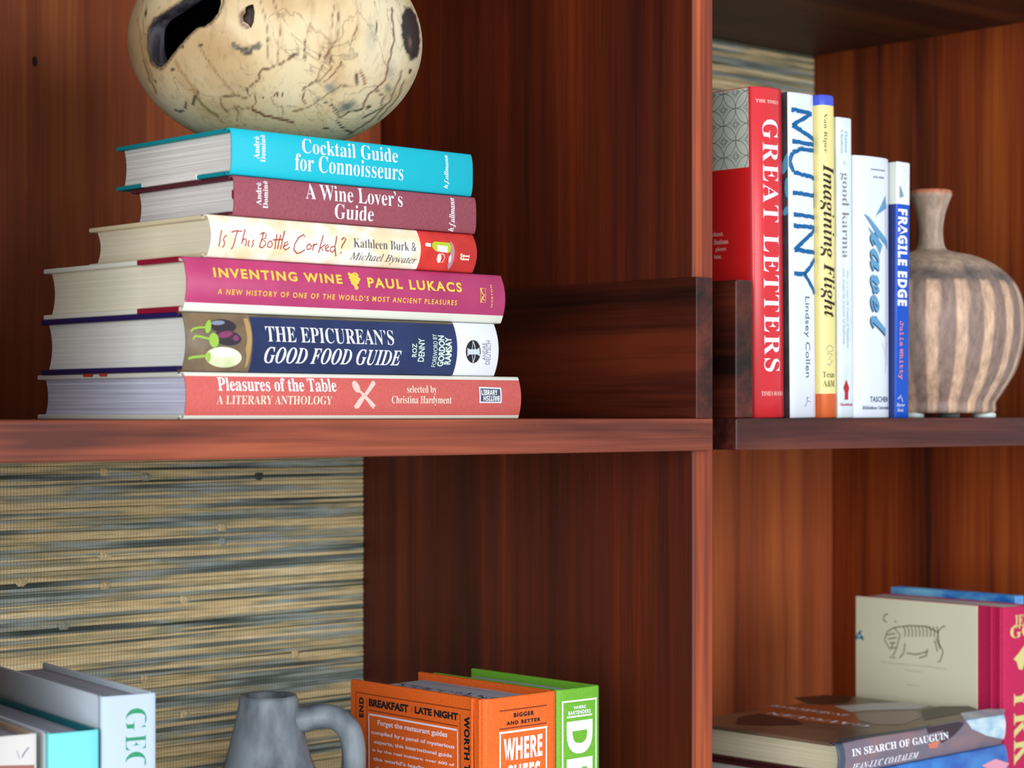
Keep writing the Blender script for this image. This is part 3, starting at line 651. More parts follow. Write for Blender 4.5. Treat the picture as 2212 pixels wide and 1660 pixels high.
    for pts, w_, c, st in (([(1250, 375), (1200, 405), (1150, 435), (1100, 462), (1040, 482), (1000, 490), (975, 512), (970, 562), (930, 592), (890, 625), (895, 655)], 2.5, br, .85), ([(980, 0), (1012, 100), (1042, 250), (1030, 420)], 1.5, br, .6), ([(1080, 0), (1122, 180), (1112, 330), (1100, 450)], 2, br, .6),
        ([(1330, 170), (1300, 290), (1297, 420)], 2, br, .6), ([(1500, 40), (1480, 200)], 3, br, .6), ([(1530, 90), (1520, 280), (1440, 400), (1385, 560), (1290, 620), (1280, 690), (1300, 730)], 2.5, br, .75), ([(1470, 300), (1480, 480), (1400, 570), (1330, 590)], 2, br, .6), ([(1665, 190), (1620, 300)], 3, (130, 80, 40), .7),
        ([(1905, 60), (1925, 280), (1885, 440), (1862, 560), (1800, 620), (1740, 670), (1700, 760)], 3.5, br, .8), ([(1550, 455), (1460, 560), (1420, 580)], 2, br, .7), ([(1215, 785), (1330, 750), (1460, 660), (1560, 600), (1640, 620)], 2.5, br, .6), ([(1430, 712), (1500, 750), (1545, 830), (1600, 790), (1690, 770)], 3, bl, .7), ([(1520, 850), (1560, 900), (1620, 930)], 5, bl, .7),
        ([(700, 690), (740, 680), (800, 668), (870, 690), (940, 660), (955, 710), (930, 755), (860, 770), (800, 740), (830, 790), (820, 850)], 2, br, .65), ([(705, 690), (715, 760), (760, 790)], 2, br, .6), ([(1060, 690), (1075, 735), (1130, 745), (1145, 800)], 2, br, .5), ([(560, 340), (620, 430), (680, 520), (800, 660)], 2.5, (160, 120, 70), .6), ([(540, 690), (600, 760), (690, 820)], 6, (130, 120, 70), .6),
        ([(1800, 640), (1850, 680), (1830, 760), (1700, 830)], 3, bl, .6), ([(1980, 500), (1900, 700), (1760, 850), (1600, 950)], 4, (120, 96, 66), .6), ([(2000, 560), (1940, 700), (1820, 830)], 3, (96, 80, 58), .6), ([(1690, 500), (1710, 560), (1720, 590)], 5, (140, 84, 40), .7), ([(380, 420), (520, 640), (560, 700)], 4, (178, 134, 84), .6), ([(120, 130), (150, 350), (230, 560)], 3, (160, 120, 76), .5), ([(160, 420), (210, 560), (250, 650)], 4, (140, 104, 66), .6)):
        seg(pts, w_+.6, c, st, 6, 3)
    seg([(1085, 660), (1100, 648), (1110, 665), (1098, 682), (1080, 678), (1085, 660)], 2, br, .8)
    # scorched rim round the hole
    rim = [(195, 260), (205, 190), (245, 130), (330, 75), (430, 10), (520, -60), (640, -90), (720, -50), (722, 20), (700, 90), (650, 150), (600, 185), (545, 195), (500, 235), (440, 300), (390, 360), (330, 440), (290, 483), (250, 472), (215, 430), (198, 340), (195, 260)]
    seg(rim, 3, (60, 32, 16), .8, 14, 3); seg([(872, 80), (846, 115), (852, 165), (895, 190)], 6, (96, 50, 22), .8, 14, 2)
    ca = nm.color_attributes.new('marks', 'FLOAT_COLOR', 'POINT')
    ca.data.foreach_set('color', np.concatenate([colr, alpha[:, None]], 1).ravel())
bowl()

# ================================================================== BOOKS STANDING ON THE RIGHT TRAY
g2 = 'row of upright books on the right tray'
ZT = ZS+.0001
def standing(name, label, pxl, pxr, YS_, ytop, Wd, z0=ZT, yaw=0, X0=None, **k):
    if X0 is None: X0 = X_at(pxl, YS_)
    else: YS_ = Y_at(pxl, X0)
    T = (X_at(pxr, YS_)-X0) if pxr is not None else k.pop('T')
    H = Z_at(ytop, X0, YS_)-z0
    return Book(name, label, (X0, YS_, CZ+z0), H, Wd, T, yaw=yaw, upright=True, **k)
red = mat('red_jacket', (212, 42, 50), .3, .5); redc = mat('red_jacket_side', (208, 30, 30), .35, .4)
BR = standing('book', 'thick red book with white serif capitals and grey patterned side, on the right tray', 1629, 1694, .8850, 187, .150, b=.0040, p=2.4, tb=.0022, cover=redc, spine=red, lean=-.0125, group=g2)
BR.text('title', 'GREAT LETTERS', 'serifm', (1646, 257), (1684, 803), mat('white_print', (244, 240, 250), .5), space=1.12)
BR.text('publisher_name', 'THE TIMES', 'serif', (1631, 214), (1680, 226), mat('pink_ink', (250, 200, 190), .5), rot=90)
BR.text('publisher_name', 'TIMES BOOKS', 'serifm', (1644, 846), (1690, 855), mat('pink_ink', (250, 200, 190), .5), rot=90)
gp = mat('grey_patterned_jacket', (196, 200, 184), .4); gl = mat('grey_green_ink', (96, 112, 104), .5)
a0, b0 = BR.on('back', 1450, 380); a1, b1 = BR.on('back', 1619, 187)
a0, a1, b1 = -BR.W+.001, -.0026, -.0006
BR.shapes('patterned_panel', 'back', [[(a0, b0), (a1, b0), (a1, b1), (a0, b1)]], gp, .00012, px=False)
cell = 67*dep(X_at(1580, .93), .93)/F; aS, bS = BR.on('back', 1589, 200)
def clipline(pts, out):
    run = []
    for q in pts:
        if a0+.0002 < q[0] < a1-.0002 and b0+.0002 < q[1] < b1-.0002: run.append(q)
        else:
            if len(run) > 1: out.append(run)
            run = []
    if len(run) > 1: out.append(run)
segs = []
for i in range(-14, 6):
    for j in range(-1, 7):
        cxx, cyy = aS+i*cell/2, bS-j*cell-(cell/2 if i % 2 else 0)
        clipline([(cxx+cell/2*math.cos(t), cyy+cell/2*math.sin(t)) for t in (2*math.pi*q/40 for q in range(41))], segs)
        for k in (.36, .2):
            pts = []
            for qd in range(4):
                for f in (0, .5):
                    ang = math.pi/2*qd+f*math.pi/2; r = cell/2*k*(1 if f == 0 else .52); pts.append((cxx+r*math.cos(ang), cyy+r*math.sin(ang)))
            clipline(pts+[pts[0]], segs)
bm = bmesh.new()
for sgm in segs: ribbon(bm, sgm, .00042)
BR.put('panel_pattern', 'back', bm, gl, .0002)
for st, p0, p1 in (('chant,', (1539, 502), (1563, 511)), ('ibutions', (1542.6, 518), (1573.5, 527)), ('pieces', (1546, 534), (1568.6, 544.5)), ('ime.', (1543, 550), (1560, 558.5))):
    BR.text('blurb', st, 'serifm', p0, p1, mat('pink_ink', (250, 200, 190), .5), face='back')
dk = mat('dark_green_jacket', (34, 46, 48), .35, .5, rgb2=(50, 66, 70), vscale=(60, 60, 60)); wj = mat('white_paperback', (222, 227, 238), .4, .45)
nxt = lambda B_, g=.0005: B_.root.location.x+B_.T+g
XN_ = nxt(BR)
XM = X_at(1706, .8800); BM = standing('book', 'white paperback with large ragged blue capitals and dark side, beside the red book', 1708, 1762, .8800, 199, .128, b=.0016, p=5, tb=.0005, ov=.0003, cover=dk, spine=[wj], joint=False, lean=-.0125, group=g2, X0=XN_)
blu = mat('blue_ink', (0, 92, 150), .5)
BM.shapes('cover_picture', 'back', [ell(1698, 352, 7, 26, 14, .3), ell(1700, 405, 5, 22, 12), ell(1699, 455, 6, 12, 12, .5)], mat('sea_blue_print', (70, 150, 180), .4), .0001)
# ragged capitals cut out of broken strokes
def ragged(Bk, strokes, wpx, m, sd=2):
    rnd = random.Random(sd); bm = bmesh.new()
    for pts in strokes:
        P = [Bk.on('spine', *q) for q in pts]
        for (x0, y0), (x1, y1) in zip(P[:-1], P[1:]):
            n = max(2, int(math.hypot(x1-x0, y1-y0)/.0022)); 
            for i in range(n):
                t0, t1 = i/n, (i+1.06)/n; dx = rnd.uniform(-.00028, .00028); ww = wpx*PXM*rnd.uniform(.86, 1.12)
                ribbon(bm, [(x0+(x1-x0)*t0+dx, y0+(y1-y0)*t0), (x0+(x1-x0)*min(t1, 1)+dx, y0+(y1-y0)*min(t1, 1))], ww)
    Bk.put('title', 'spine', bm, m, .0002)
RI = 1759
ragged(BM, [[(1709, 236), (RI-6, 246)], [(RI-6, 246), (1711, 270), (RI, 305)], [(1711, 305), (RI, 314)], [(RI, 326), (1730, 322), (1712, 330), (1704, 350), (1714, 372), (1735, 378), (RI, 386)],
            [(1712, 416), (RI, 424)], [(RI+1, 398), (RI, 450)], [(1714, 463), (RI, 471)], [(1714, 488), (RI, 492)], [(RI, 496), (1716, 540), (RI, 546)], [(1715, 591), (1738, 592)], [(1738, 592), (RI, 560)], [(1738, 592), (RI, 634)]], 11.5, blu)
BM.text('author_name', 'Lindsey Collen', 'sans', (1736, 641), (1750, 816), mat('slate_blue_ink', (60, 84, 104), .5))
BM.lines('publisher_mark', 'spine', [([(1739, 879), (1744, 866), (1743, 856)], 1.6), ([(1744, 866), (1751, 869)], 1.4), ([(1741, 862), (1750, 858)], 1.2)], blu)
yj = mat('pale_yellow_jacket', (232, 216, 142), .35, .45); bj = mat('royal_blue_jacket', (66, 84, 200), .35, .45); oj = mat('orange_brown_jacket', (206, 96, 44), .4)
XN_ = nxt(BM); YY = Y_at(1775, XN_); HY = Z_at(205, XN_, YY)-ZT
xb1 = HY-(Z_at(227.5, XN_, YY)-ZT); xb2 = HY-(Z_at(851, XN_, YY)-ZT)
BY = standing('book', 'slim pale yellow book with blue top band and orange foot, black script title', 1775, 1806, YY, 205, .150, b=.0026, p=2.6, tb=.0020, ov=.002, cover=yj, spine=[yj, bj, oj], xb=(xb1, xb2), lean=-.0125, group=g2, X0=XN_,
              spine_fn=lambda x, z: 1 if x < xb1 else (2 if x > xb2 else 0), page=paper(0))
for a_, b_, m_ in ((.0002, xb1, bj), (xb2, HY-.0002, oj)): BY.shapes('cover_band', 'back', [[(-.149, -b_), (-.0008, -b_), (-.0008, -a_), (-.149, -a_)]], m_, .00012, px=False)
dgr = mat('olive_ink', (70, 84, 40), .5); blk2 = mat('warm_black_ink', (40, 26, 18), .5)
BY.text('author_name', 'Van Riper', 'serifr', (1776, 245), (1787, 330), dgr)
BY.text('title', 'Imagining Flight', 'bi', (1768, 354), (1803, 687), blk2)
BY.text('publisher_name', 'Texas', 'serifm', (1775, 803), (1802, 816), dgr, rot=90); BY.text('publisher_name', 'A&M', 'serifm', (1775, 822), (1802, 836), dgr, rot=90)
BY.lines('publisher_emblem', 'spine', [([(1790, 746), (1799, 750), (1799, 758), (1790, 761), (1784, 754), (1790, 746)], 1.6), ([(1786, 764), (1798, 766), (1790, 776), (1798, 780), (1791, 790), (1786, 786)], 2)], mat('mid_grey_ink', (120, 126, 140), .5))
kj = mat('pale_blue_white_jacket', (224, 232, 238), .4, .45, rgb2=(208, 222, 226), vscale=(80, 80, 40)); kgr = mat('mint_jacket_side', (226, 228, 214), .4, rgb2=(150, 190, 170), vscale=(40, 40, 14))
YK = .8680
BK = standing('book', 'narrow white paperback with thin lower case title and small red flame mark', 1812, 1842, YK, 253, .128, b=.0010, p=6, tb=.0005, ov=.0003, cover=kgr, spine=kj, joint=False, lean=-.009, group=g2, X0=nxt(BY))
tq = mat('dull_teal_ink', (96, 160, 168), .5); gy = mat('warm_grey_ink', (132, 124, 128), .5)
BK.text('author_name', 'Chodron', 'serifm', (1815.5, 281), (1821, 332), tq); BK.text('author_name', 'Thubten', 'serifm', (1824.5, 282), (1830, 330), tq)
BK.text('title', 'good karma', 'serifr', (1813.5, 373), (1834, 558), gy)
BK.lines('publisher_emblem', 'spine', [([(1821, 352), (1824, 348), (1827, 352), (1824, 356), (1821, 352)], 1.2)], tq)
gb_ = mat('grey_blue_ink', (128, 150, 164), .5)
BK.text('subtitle', 'How to Create the Causes of Happiness', 'it', (1827.5, 584), (1834, 752), gb_); BK.text('subtitle', 'and Avoid the Causes of Suffering', 'it', (1819, 580), (1825.5, 744), gb_)
BK.shapes('publisher_emblem', 'spine', [[(1828, 820), (1834, 838), (1832, 850), (1832, 864), (1824, 864), (1825, 850), (1821.5, 838)]], mat('crimson_ink', (176, 36, 52), .5))
BK.text('publisher_name', 'Shambhala', 'serif', (1814, 871), (1841, 877), mat('crimson_ink', (176, 36, 52), .5), rot=90)
BT = standing('book', 'thick short white book with blue brush script lettering', 1846, 1920, .8670, 335, .140, b=.0032, p=3.2, tb=.0022, cover=white_j, spine=wj, group=g2, lean=-.004, X0=nxt(BK))
nv = mat('navy_ink', (40, 70, 100), .5); sb = mat('sky_blue_ink', (96, 152, 190), .45)
BT.text('author_name', 'HERMANN', 'sansb', (1881, 364), (1911, 371), nv, rot=90); BT.text('author_name', 'SILVER', 'sansb', (1886, 380), (1909, 387), nv, rot=90)
BT.text('publisher_name', 'TASCHEN', 'gill', (1879, 857), (1917, 869), nv, rot=90); BT.text('publisher_name', 'Bibliotheca Universalis', 'bi', (1862, 877), (1919, 885), nv, rot=90)
BT.text('title', 'ravel', 'scriptb', (1878, 500), (1911, 728), nv, eps=.0002); BT.text('title', 'ravel', 'scriptb', (1880, 498), (1913, 726), sb, eps=.0003)
BT.shapes('title', 'spine', [[(1912, 423), (1914, 450), (1893, 465), (1889, 471)], [(1866, 462), (1876, 468), (1900, 498), (1915, 520), (1917, 540), (1906, 522), (1888, 498)], [(1874, 490), (1884, 500), (1906, 530), (1900, 550), (1888, 522)]], sb, .00022)
BT.lines('title', 'spine', [([(1912, 425), (1913, 600), (1912, 806)], 1.0), ([(1915.5, 440), (1916, 600), (1915, 790)], .9), ([(1866, 463), (1890, 502), (1908, 526)], 1.2), ([(1905, 742), (1913, 772), (1915, 740)], 1.0)], nv, .0003)
fbl = mat('cobalt_jacket', (4, 76, 186), .4, .4); fdk = mat('indigo_jacket_side', (38, 54, 116), .4, .4); XN_ = nxt(BT); YF = Y_at(1934, XN_)
HF = Z_at(348, XN_, YF)-ZT; xf1 = HF-(Z_at(440, XN_, YF)-ZT)
BF = standing('book', 'slim cobalt blue book with white top, standing right beside the clay vase', 1934, 1962, YF, 348, .130, b=.0007, p=7, tb=.0005, ov=.0003, cover=fdk, spine=[fbl, white_j], xb=(xf1,), joint=False, lean=.010, group=g2, X0=XN_,
              spine_fn=lambda x, z: 1 if x < xf1 else 0)
BF.shapes('white_top_panel', 'back', [[(-.129, -xf1), (-.0005, -xf1), (-.0005, -.0004), (-.129, -.0004)]], mat('off_white_jacket', (214, 218, 208), .4), .00012, px=False)
BF.text('title', 'FRAGILE EDGE', 'sansbb', (1939.5, 451), (1958.5, 662), ink_w, space=1.05)
sal = mat('salmon_ink', (236, 140, 128), .5)
BF.text('author_name', 'Julia Whitty', 'mono', (1941, 694), (1951, 820), sal)
BF.text('publisher_name', 'Mariner', 'it', (1936, 871), (1954, 879), ink_w, rot=90); BF.text('publisher_name', 'Books', 'it', (1938, 882), (1951, 890), ink_w, rot=90)
BF.lines('publisher_emblem', 'spine', [([(1939, 863), (1946, 854), (1945, 862)], 1.8), ([(1947, 858), (1950, 869)], 1.5)], ink_w)
BF.lines('curl_drawing', 'spine', [([(1951, 372), (1957, 366), (1960, 378), (1956, 392), (1951, 404)], .9)], mat('light_grey_ink', (200, 204, 212), .5), .0002)
BF.shapes('curl_drawing', 'spine', [[(1943, 400), (1947, 408), (1952, 424), (1943, 428)]], mat('grey_blue_ink', (128, 150, 164), .5), .0002)

# ================================================================== VASE
def lathe(name, prof, nA, mats, parent, colour=None, cap=True):
    P = np.array(prof); ang = np.linspace(0, 2*np.pi, nA, endpoint=False); nP = len(P)
    V = np.zeros((nP, nA, 3)); V[:, :, 0] = P[:, 0:1]*np.cos(ang); V[:, :, 1] = P[:, 0:1]*np.sin(ang); V[:, :, 2] = P[:, 1:2]
    V = V.reshape(-1, 3); ff = [(i*nA+j, i*nA+(j+1) % nA, (i+1)*nA+(j+1) % nA, (i+1)*nA+j) for i in range(nP-1) for j in range(nA)]
    if cap: ff += [tuple(range(nA-1, -1, -1)), tuple((nP-1)*nA+j for j in range(nA))]
    o = mesh(name, V, ff, mats, parent, None, True)
    if colour is not None:
        cl = colour(V); ca = o.data.color_attributes.new('marks', 'FLOAT_COLOR', 'POINT'); ca.data.foreach_set('color', np.concatenate([cl, np.ones((len(V), 1))], 1).ravel())
    return o
def smooth_prof(pts, n):
    pts = np.array(pts, float); t = np.r_[0, np.cumsum(np.hypot(*np.diff(pts, axis=0).T))]; tt = np.linspace(0, t[-1], n)
    # Catmull-Rom through the points
    out = []
    for q in tt:
        i = min(max(np.searchsorted(t, q)-1, 0), len(pts)-2); u = (q-t[i])/(t[i+1]-t[i]); p0, p1, p2, p3 = pts[max(i-1, 0)], pts[i], pts[i+1], pts[min(i+2, len(pts)-1)]
        out.append(tuple(.5*((2*p1)+(-p0+p2)*u+(2*p0-5*p1+4*p2-p3)*u*u+(-p0+3*p1-3*p2+p3)*u**3)))
    return [(max(r, .0004), z) for r, z in out]
dV = 1.515; vx = dV*(VX+(2011-CX)/F*RX); vy = dV*(VY+(2011-CX)/F*RY)
zz = lambda y: (YH-y)*dV/F-ZT; rr_ = lambda r: r*dV/F
vase = thing('clay_vase', 'round striped clay vase with narrow flared neck at the right of the upright books', 'vase', (vx, vy, CZ+ZT))
FH = .0028
prof = [(rr_(120), FH+.001), (rr_(134), FH+.0004), (rr_(138), FH+.003), (rr_(138), zz(870)), (rr_(152), zz(848)), (rr_(180), zz(800)), (rr_(195), zz(745)), (rr_(199), zz(700)), (rr_(193), zz(650)), (rr_(176), zz(612)), (rr_(140), zz(578)), (rr_(95), zz(556)), (rr_(48), zz(545)), (rr_(31), zz(536)), (rr_(25.5), zz(505)), (rr_(29), zz(470)), (rr_(38), zz(440)), (rr_(45), zz(423)), (rr_(44), zz(414)), (rr_(38), zz(411))]
prof = smooth_prof(prof, 120)+[(rr_(33), zz(416)), (rr_(26), zz(440)), (rr_(18), zz(480)), (rr_(18), zz(530))]
clay = bpy.data.materials.new('painted_clay'); clay.use_nodes = True; nt = clay.node_tree; b = nt.nodes['Principled BSDF']; N = nt.nodes.new; K = nt.links.new
at = N('ShaderNodeAttribute'); at.attribute_name = 'marks'; tc = N('ShaderNodeTexCoord'); mp = N('ShaderNodeMapping'); mp.inputs['Scale'].default_value = (190, 190, 60); K(tc.outputs['Object'], mp.inputs[0])
n1 = N('ShaderNodeTexNoise'); n1.inputs['Scale'].default_value = 1; n1.inputs['Detail'].default_value = 9; n1.inputs['Roughness'].default_value = .68; K(mp.outputs[0], n1.inputs['Vector'])
mr = N('ShaderNodeMapRange'); K(n1.outputs['Fac'], mr.inputs[0]); mr.inputs['From Min'].default_value = .32; mr.inputs['From Max'].default_value = .68; mr.inputs['To Min'].default_value = .62; mr.inputs['To Max'].default_value = 1.34
sc_ = N('ShaderNodeVectorMath'); sc_.operation = 'SCALE'; K(at.outputs['Color'], sc_.inputs[0]); K(mr.outputs[0], sc_.inputs['Scale']); K(sc_.outputs[0], b.inputs['Base Color']); b.inputs['Roughness'].default_value = .55
bp = N('ShaderNodeBump'); bp.inputs['Strength'].default_value = .3; bp.inputs['Distance'].default_value = .0008; K(n1.outputs['Fac'], bp.inputs['Height']); K(bp.outputs[0], b.inputs['Normal'])
a_front = math.atan2(-vy, -vx)
def vcol(V):
    r = np.hypot(V[:, 0], V[:, 1]); an = np.arctan2(V[:, 1], V[:, 0])-a_front; z = V[:, 2]
    k = 20; f = np.abs(((an*k/(2*np.pi)-.06+.5) % 1)-.5); wdt = .235+.03*np.sin(z*90)
    st = np.clip((wdt-f)/.05, 0, 1)*np.clip((zz(612)-z)/.002, 0, 1)*np.clip((z-.002)/.002, 0, 1)
    A = np.array(lin((136, 112, 100))[:3]); B = np.array(lin((200, 164, 136))[:3]); Cc = np.array(lin((180, 152, 130))[:3]); D = np.array(lin((92, 84, 78))[:3]); G = np.array(lin((120, 122, 112))[:3])
    c = np.tile(A, (len(V), 1)); up = np.clip((z-zz(600))/.006, 0, 1)[:, None]; c = c*(1-up)+Cc*up
    dk_ = (np.exp(-((z-zz(603)+.0022*np.sin(an*7))/.0062)**2)*(.62+.25*np.sin(an*13+1)))[:, None]; c = c*(1-dk_)+D*dk_
    c = c*(1-st[:, None])+B*st[:, None]
    nk = np.clip((z-zz(548))/.003, 0, 1)*(.5+.5*np.sin(an*9)); c = c*(1-.35*nk[:, None])+G*.35*nk[:, None]
    rim = np.clip((z-zz(424))/.002, 0, 1)[:, None]; c = c*(1-rim)+np.array(lin((196, 116, 84))[:3])*rim
    return c
lathe('vase_body', prof, 200, clay, vase, vcol)
bump_m = mat('clear_rubber', (206, 218, 214), .25, .5)
for k in range(4):
    an = a_front-.33+k*math.pi/2
    rb = rr_(118); cyl = [(0.0075, 0), (0.0082, .0005), (0.0082, FH-.0002), (0.0072, FH+.0008)]
    o = lathe('rubber_foot', cyl, 24, bump_m, vase); o.location = (rb*math.cos(an), rb*math.sin(an), 0)

# ================================================================== LOWER LEFT BAY
LL = ZL+.0001
yaw = math.radians(-9)
geo_sp = mat('white_matt_jacket', (182, 198, 212), .5, .35); geo_cv = mat('pale_grey_jacket', (226, 240, 250), .4, .35)
def standing_y(name, label, pxl, pxr, YS_, ytop, Wd, yaw, **k):
    X0 = X_at(pxl, YS_); d = ray(pxr, 892); c, s = math.cos(yaw), math.sin(yaw)
    # thickness so that the far spine edge lands on pxr
    T = (YS_*d.x/d.y-X0)/(c-s*d.x/d.y)
    return Book(name, label, (X0, YS_, CZ+LL), Z_at(ytop, X0, YS_)-LL, Wd, T, yaw=yaw, upright=True, **k)
g3 = 'upright books at the lower left'
BG = standing_y('book', 'white book with green serif capitals at the lower left, beside the turquoise one', 218, 337, .890, 1506, .150, yaw, b=.0008, p=6, tb=.0024, cover=geo_cv, spine=geo_sp, page=paper(0, (186, 192, 204), (150, 156, 170), 'blue_grey_page_edges_'), group=g3)
ggr = mat('green_ink', (40, 140, 96), .5)
for ch, p0, p1 in (('G', (271.5, 1533), (316, 1577)), ('E', (271.5, 1590), (315, 1619)), ('O', (270.5, 1627), (315, 1672))): BG.text('title', ch, 'serift', p0, p1, ggr)
BQ = standing_y('book', 'turquoise spined book at the lower left, between the white and the cream books', 104, 214, .892, 1586, .150, yaw, b=.0008, p=6, tb=.0024, cover=mat('dark_teal_board', (0, 112, 122), .5), back_cover=geo_cv, spine=mat('aqua_jacket', (110, 206, 210), .45, .4), page=paper(0, (186, 192, 204), (150, 156, 170), 'blue_grey_page_edges_'), group=g3)
BC = standing_y('book', 'cream spined book with a dark tick mark, at the lower left edge', -28, 80, .899, 1594, .140, yaw, b=.0006, p=6, tb=.0022, cover=mat('tan_jacket', (206, 176, 150), .45), spine=mat('cream_white_jacket', (206, 202, 198), .45, .4), page=paper(0, (186, 192, 204), (150, 156, 170), 'blue_grey_page_edges_'), group=g3)
BC.lines('publisher_mark', 'spine', [([(62, 1615), (52, 1628), (47, 1637)], 2.2), ([(36, 1622), (42, 1640)], .8)], mat('violet_grey_ink', (110, 100, 130), .5))
BC.shapes('spine_band', 'spine', [[(-20, 1655), (74, 1653), (74, 1700), (-20, 1702)]], mat('rose_brown_ink', (150, 96, 84), .5))
# jug
dJ = 1.150; jx = dJ*(VX+(580-CX)/F*RX); jy = dJ*(VY+(580-CX)/F*RY)
zj = lambda y: (YH-y)*dJ/F-LL; rj_ = lambda r: r*dJ/F
jug = thing('clay_jug', 'dark grey unglazed clay jug with a thick loop handle, standing before the grasscloth', 'jug', (jx, jy, CZ+LL))
jm = mat('smoked_clay', (70, 76, 84), .5, .4, rgb2=(118, 126, 132), vscale=(60, 60, 26), bump=.4, bscale=(160, 160, 90))
jp = smooth_prof([(.030, .0004), (.046, .002), (.058, .03), (.062, .07), (.056, .105), (rj_(150), zj(1735)), (rj_(100), zj(1658)), (rj_(77), zj(1580)), (rj_(68), zj(1540)), (rj_(63), zj(1508)), (rj_(60), zj(1502))], 90)
jp += [(rj_(52), zj(1503)), (rj_(48), zj(1520)), (rj_(50), zj(1600))]
lathe('jug_body', jp, 96, jm, jug)
def tube(name, pts, rad, m, parent, n=16, flat=1.0):
    pts = [Vector(p) for p in pts]; out = []
    cm = []
    for i in range(len(pts)-1):
        p0, p1, p2, p3 = pts[max(i-1, 0)], pts[i], pts[i+1], pts[min(i+2, len(pts)-1)]
        for q in range(6):
            u = q/6; cm.append(.5*((2*p1)+(-p0+p2)*u+(2*p0-5*p1+4*p2-p3)*u*u+(-p0+3*p1-3*p2+p3)*u**3))
    cm.append(pts[-1]); side = Vector((VX, VY, 0)); vv, ff = [], []
    for i, c in enumerate(cm):
        t = (cm[min(i+1, len(cm)-1)]-cm[max(i-1, 0)]).normalized(); nrm = t.cross(side).normalized()
        r = rad(i/(len(cm)-1)) if callable(rad) else rad
        for j in range(n): a_ = 2*math.pi*j/n; vv.append(c+nrm*r*math.cos(a_)+side*r*flat*math.sin(a_))
    for i in range(len(cm)-1):
        for j in range(n): ff.append((i*n+j, i*n+(j+1) % n, (i+1)*n+(j+1) % n, (i+1)*n+j))
    ff += [tuple(range(n-1, -1, -1)), tuple((len(cm)-1)*n+j for j in range(n))]
    return mesh(name, vv, ff, m, parent, None, True)
jw = lambda px, py: Vector(((px-580)*dJ/F*RX, (px-580)*dJ/F*RY, zj(py)))
tube('jug_handle', [jw(622, 1560), jw(650, 1556), jw(685, 1549), jw(722, 1551), jw(750, 1572), jw(762, 1605), jw(764, 1650), (jw(756, 1710)), jw(730, 1760), jw(690, 1790)], lambda t: (30-4*math.sin(math.pi*t))*dJ/F, jm, jug, 18, 1.15)
# orange + green
org_ = mat('orange_cloth', (236, 106, 34), .55, .3, rgb2=(226, 96, 30), vscale=(700, 700, 700), bump=.3)
BO = Book('book', 'thick orange hardback with black lettering in the lower left bay, left of the green one', (X_at(1045, .888), .888, CZ+LL), Z_at(1512, X_at(1045, .888), .888)-LL, Y_at(757, X_at(1045, .888))-.888, X_at(1200, .888)-X_at(1045, .888), upright=True, b=.0012, p=5, tb=.0028, ov=.0045, cover=org_, spine=org_, group='orange and green guide books', page=paper(0, (186, 190, 204), (158, 162, 178), 'blue_grey_page_edges_'))
bb = mat('brown_ink', (140, 56, 16), .5); rx = lambda n, f, ls, m, e=.00015: BO.lines(n, f, ls, m, e)
BO.text('frame_lettering', 'BREAKFAST', 'gillx', (797.3, 1509.5), (882.7, 1540.7), blk, face='back'); BO.text('frame_lettering', 'LATE NIGHT', 'gillx', (896.3, 1526.4), (990, 1557.6), blk, face='back')
BO.text('frame_lettering', 'END', 'gillx', (776, 1506), (786, 1551.5), blk, rot=90, face='back', space=1.2); BO.text('frame_lettering', 'WORTH', 'gillx', (1002.8, 1547.5), (1015, 1643.8), blk, rot=-90, face='back', space=1.1); BO.text('frame_lettering', 'THE', 'gillx', (1003.5, 1651), (1016, 1700), blk, rot=-90, face='back', space=1.1)
BO.lines('frame_rule', 'back', [([(769, 1495), (791.9, 1500), (1023, 1536)], 2.4), ([(796.6, 1534.6), (989, 1569.8)], 2.6)], bb)
BO.lines('frame_rule', 'back', [([(1023, 1536), (1025, 1700)], 1.6), ([(769, 1497), (770, 1700)], 1.4), ([(793, 1509), (794, 1700)], 1.2), ([(994, 1543), (995.5, 1700)], 1.4), ([(889.5, 1526), (889.5, 1541)], 1.2)], blk)
pkw = mat('pinkish_white_ink', (244, 222, 232), .5)
BO.lines('frame_rule', 'back', [([(797, 1543.5), (988.5, 1578)], 4.6), ([(797, 1541.5), (798, 1705)], 4), ([(988.5, 1575.5), (990, 1720)], 3.2)], pkw)
for st, p0, p1 in (('Forget the restaurant guides', (816, 1556), (966.8, 1597.6)), ('compiled by a panel of mysterious', (802.3, 1577.3), (982.4, 1621.4)), ('experts, this international guide', (808, 1598.3), (977, 1640.4)), ('is by the real insiders: over 600 of', (804.8, 1616.6), (982, 1659)), ("the world\u2019s leading chefs", (806.8, 1635), (962, 1676)), ('their', (811, 1655), (836, 1672))):
    BO.text('blurb', st, 'gillb', p0, p1, pkw, face='back')
BO.lines('spine_rule', 'spine', [([(1079, 1537.4), (1181, 1524)], 3.2), ([(1078.4, 1576.5), (1181, 1562.6)], 3.2)], bb)
BO.text('subtitle', 'BIGGER', 'gillx', (1109.6, 1541), (1153.3, 1545), blk, rot=90, space=1.3); BO.text('subtitle', 'AND BETTER', 'gillx', (1093.7, 1560), (1167, 1558), blk, rot=90, space=1.3)
BO.lines('spine_frame', 'spine', [([(1078, 1585), (1181.8, 1571)], 4.6), ([(1080, 1583), (1080, 1705)], 4.4), ([(1179.8, 1569), (1179.8, 1690)], 4.4)], ink_w)
BO.text('title', 'WHERE', 'sansbb', (1087.7, 1597.7), (1171, 1632.9), ink_w, rot=90); BO.text('title', 'CHEFS', 'sansbb', (1093.7, 1655), (1166.6, 1691), ink_w, rot=90)
BO.text('page_edge_inscription', 'PRODUCTION PROOF', 'gillb', (790, 1490), (1000, 1500), mat('charcoal_ink', (52, 56, 70), .6), face='back') if False else None
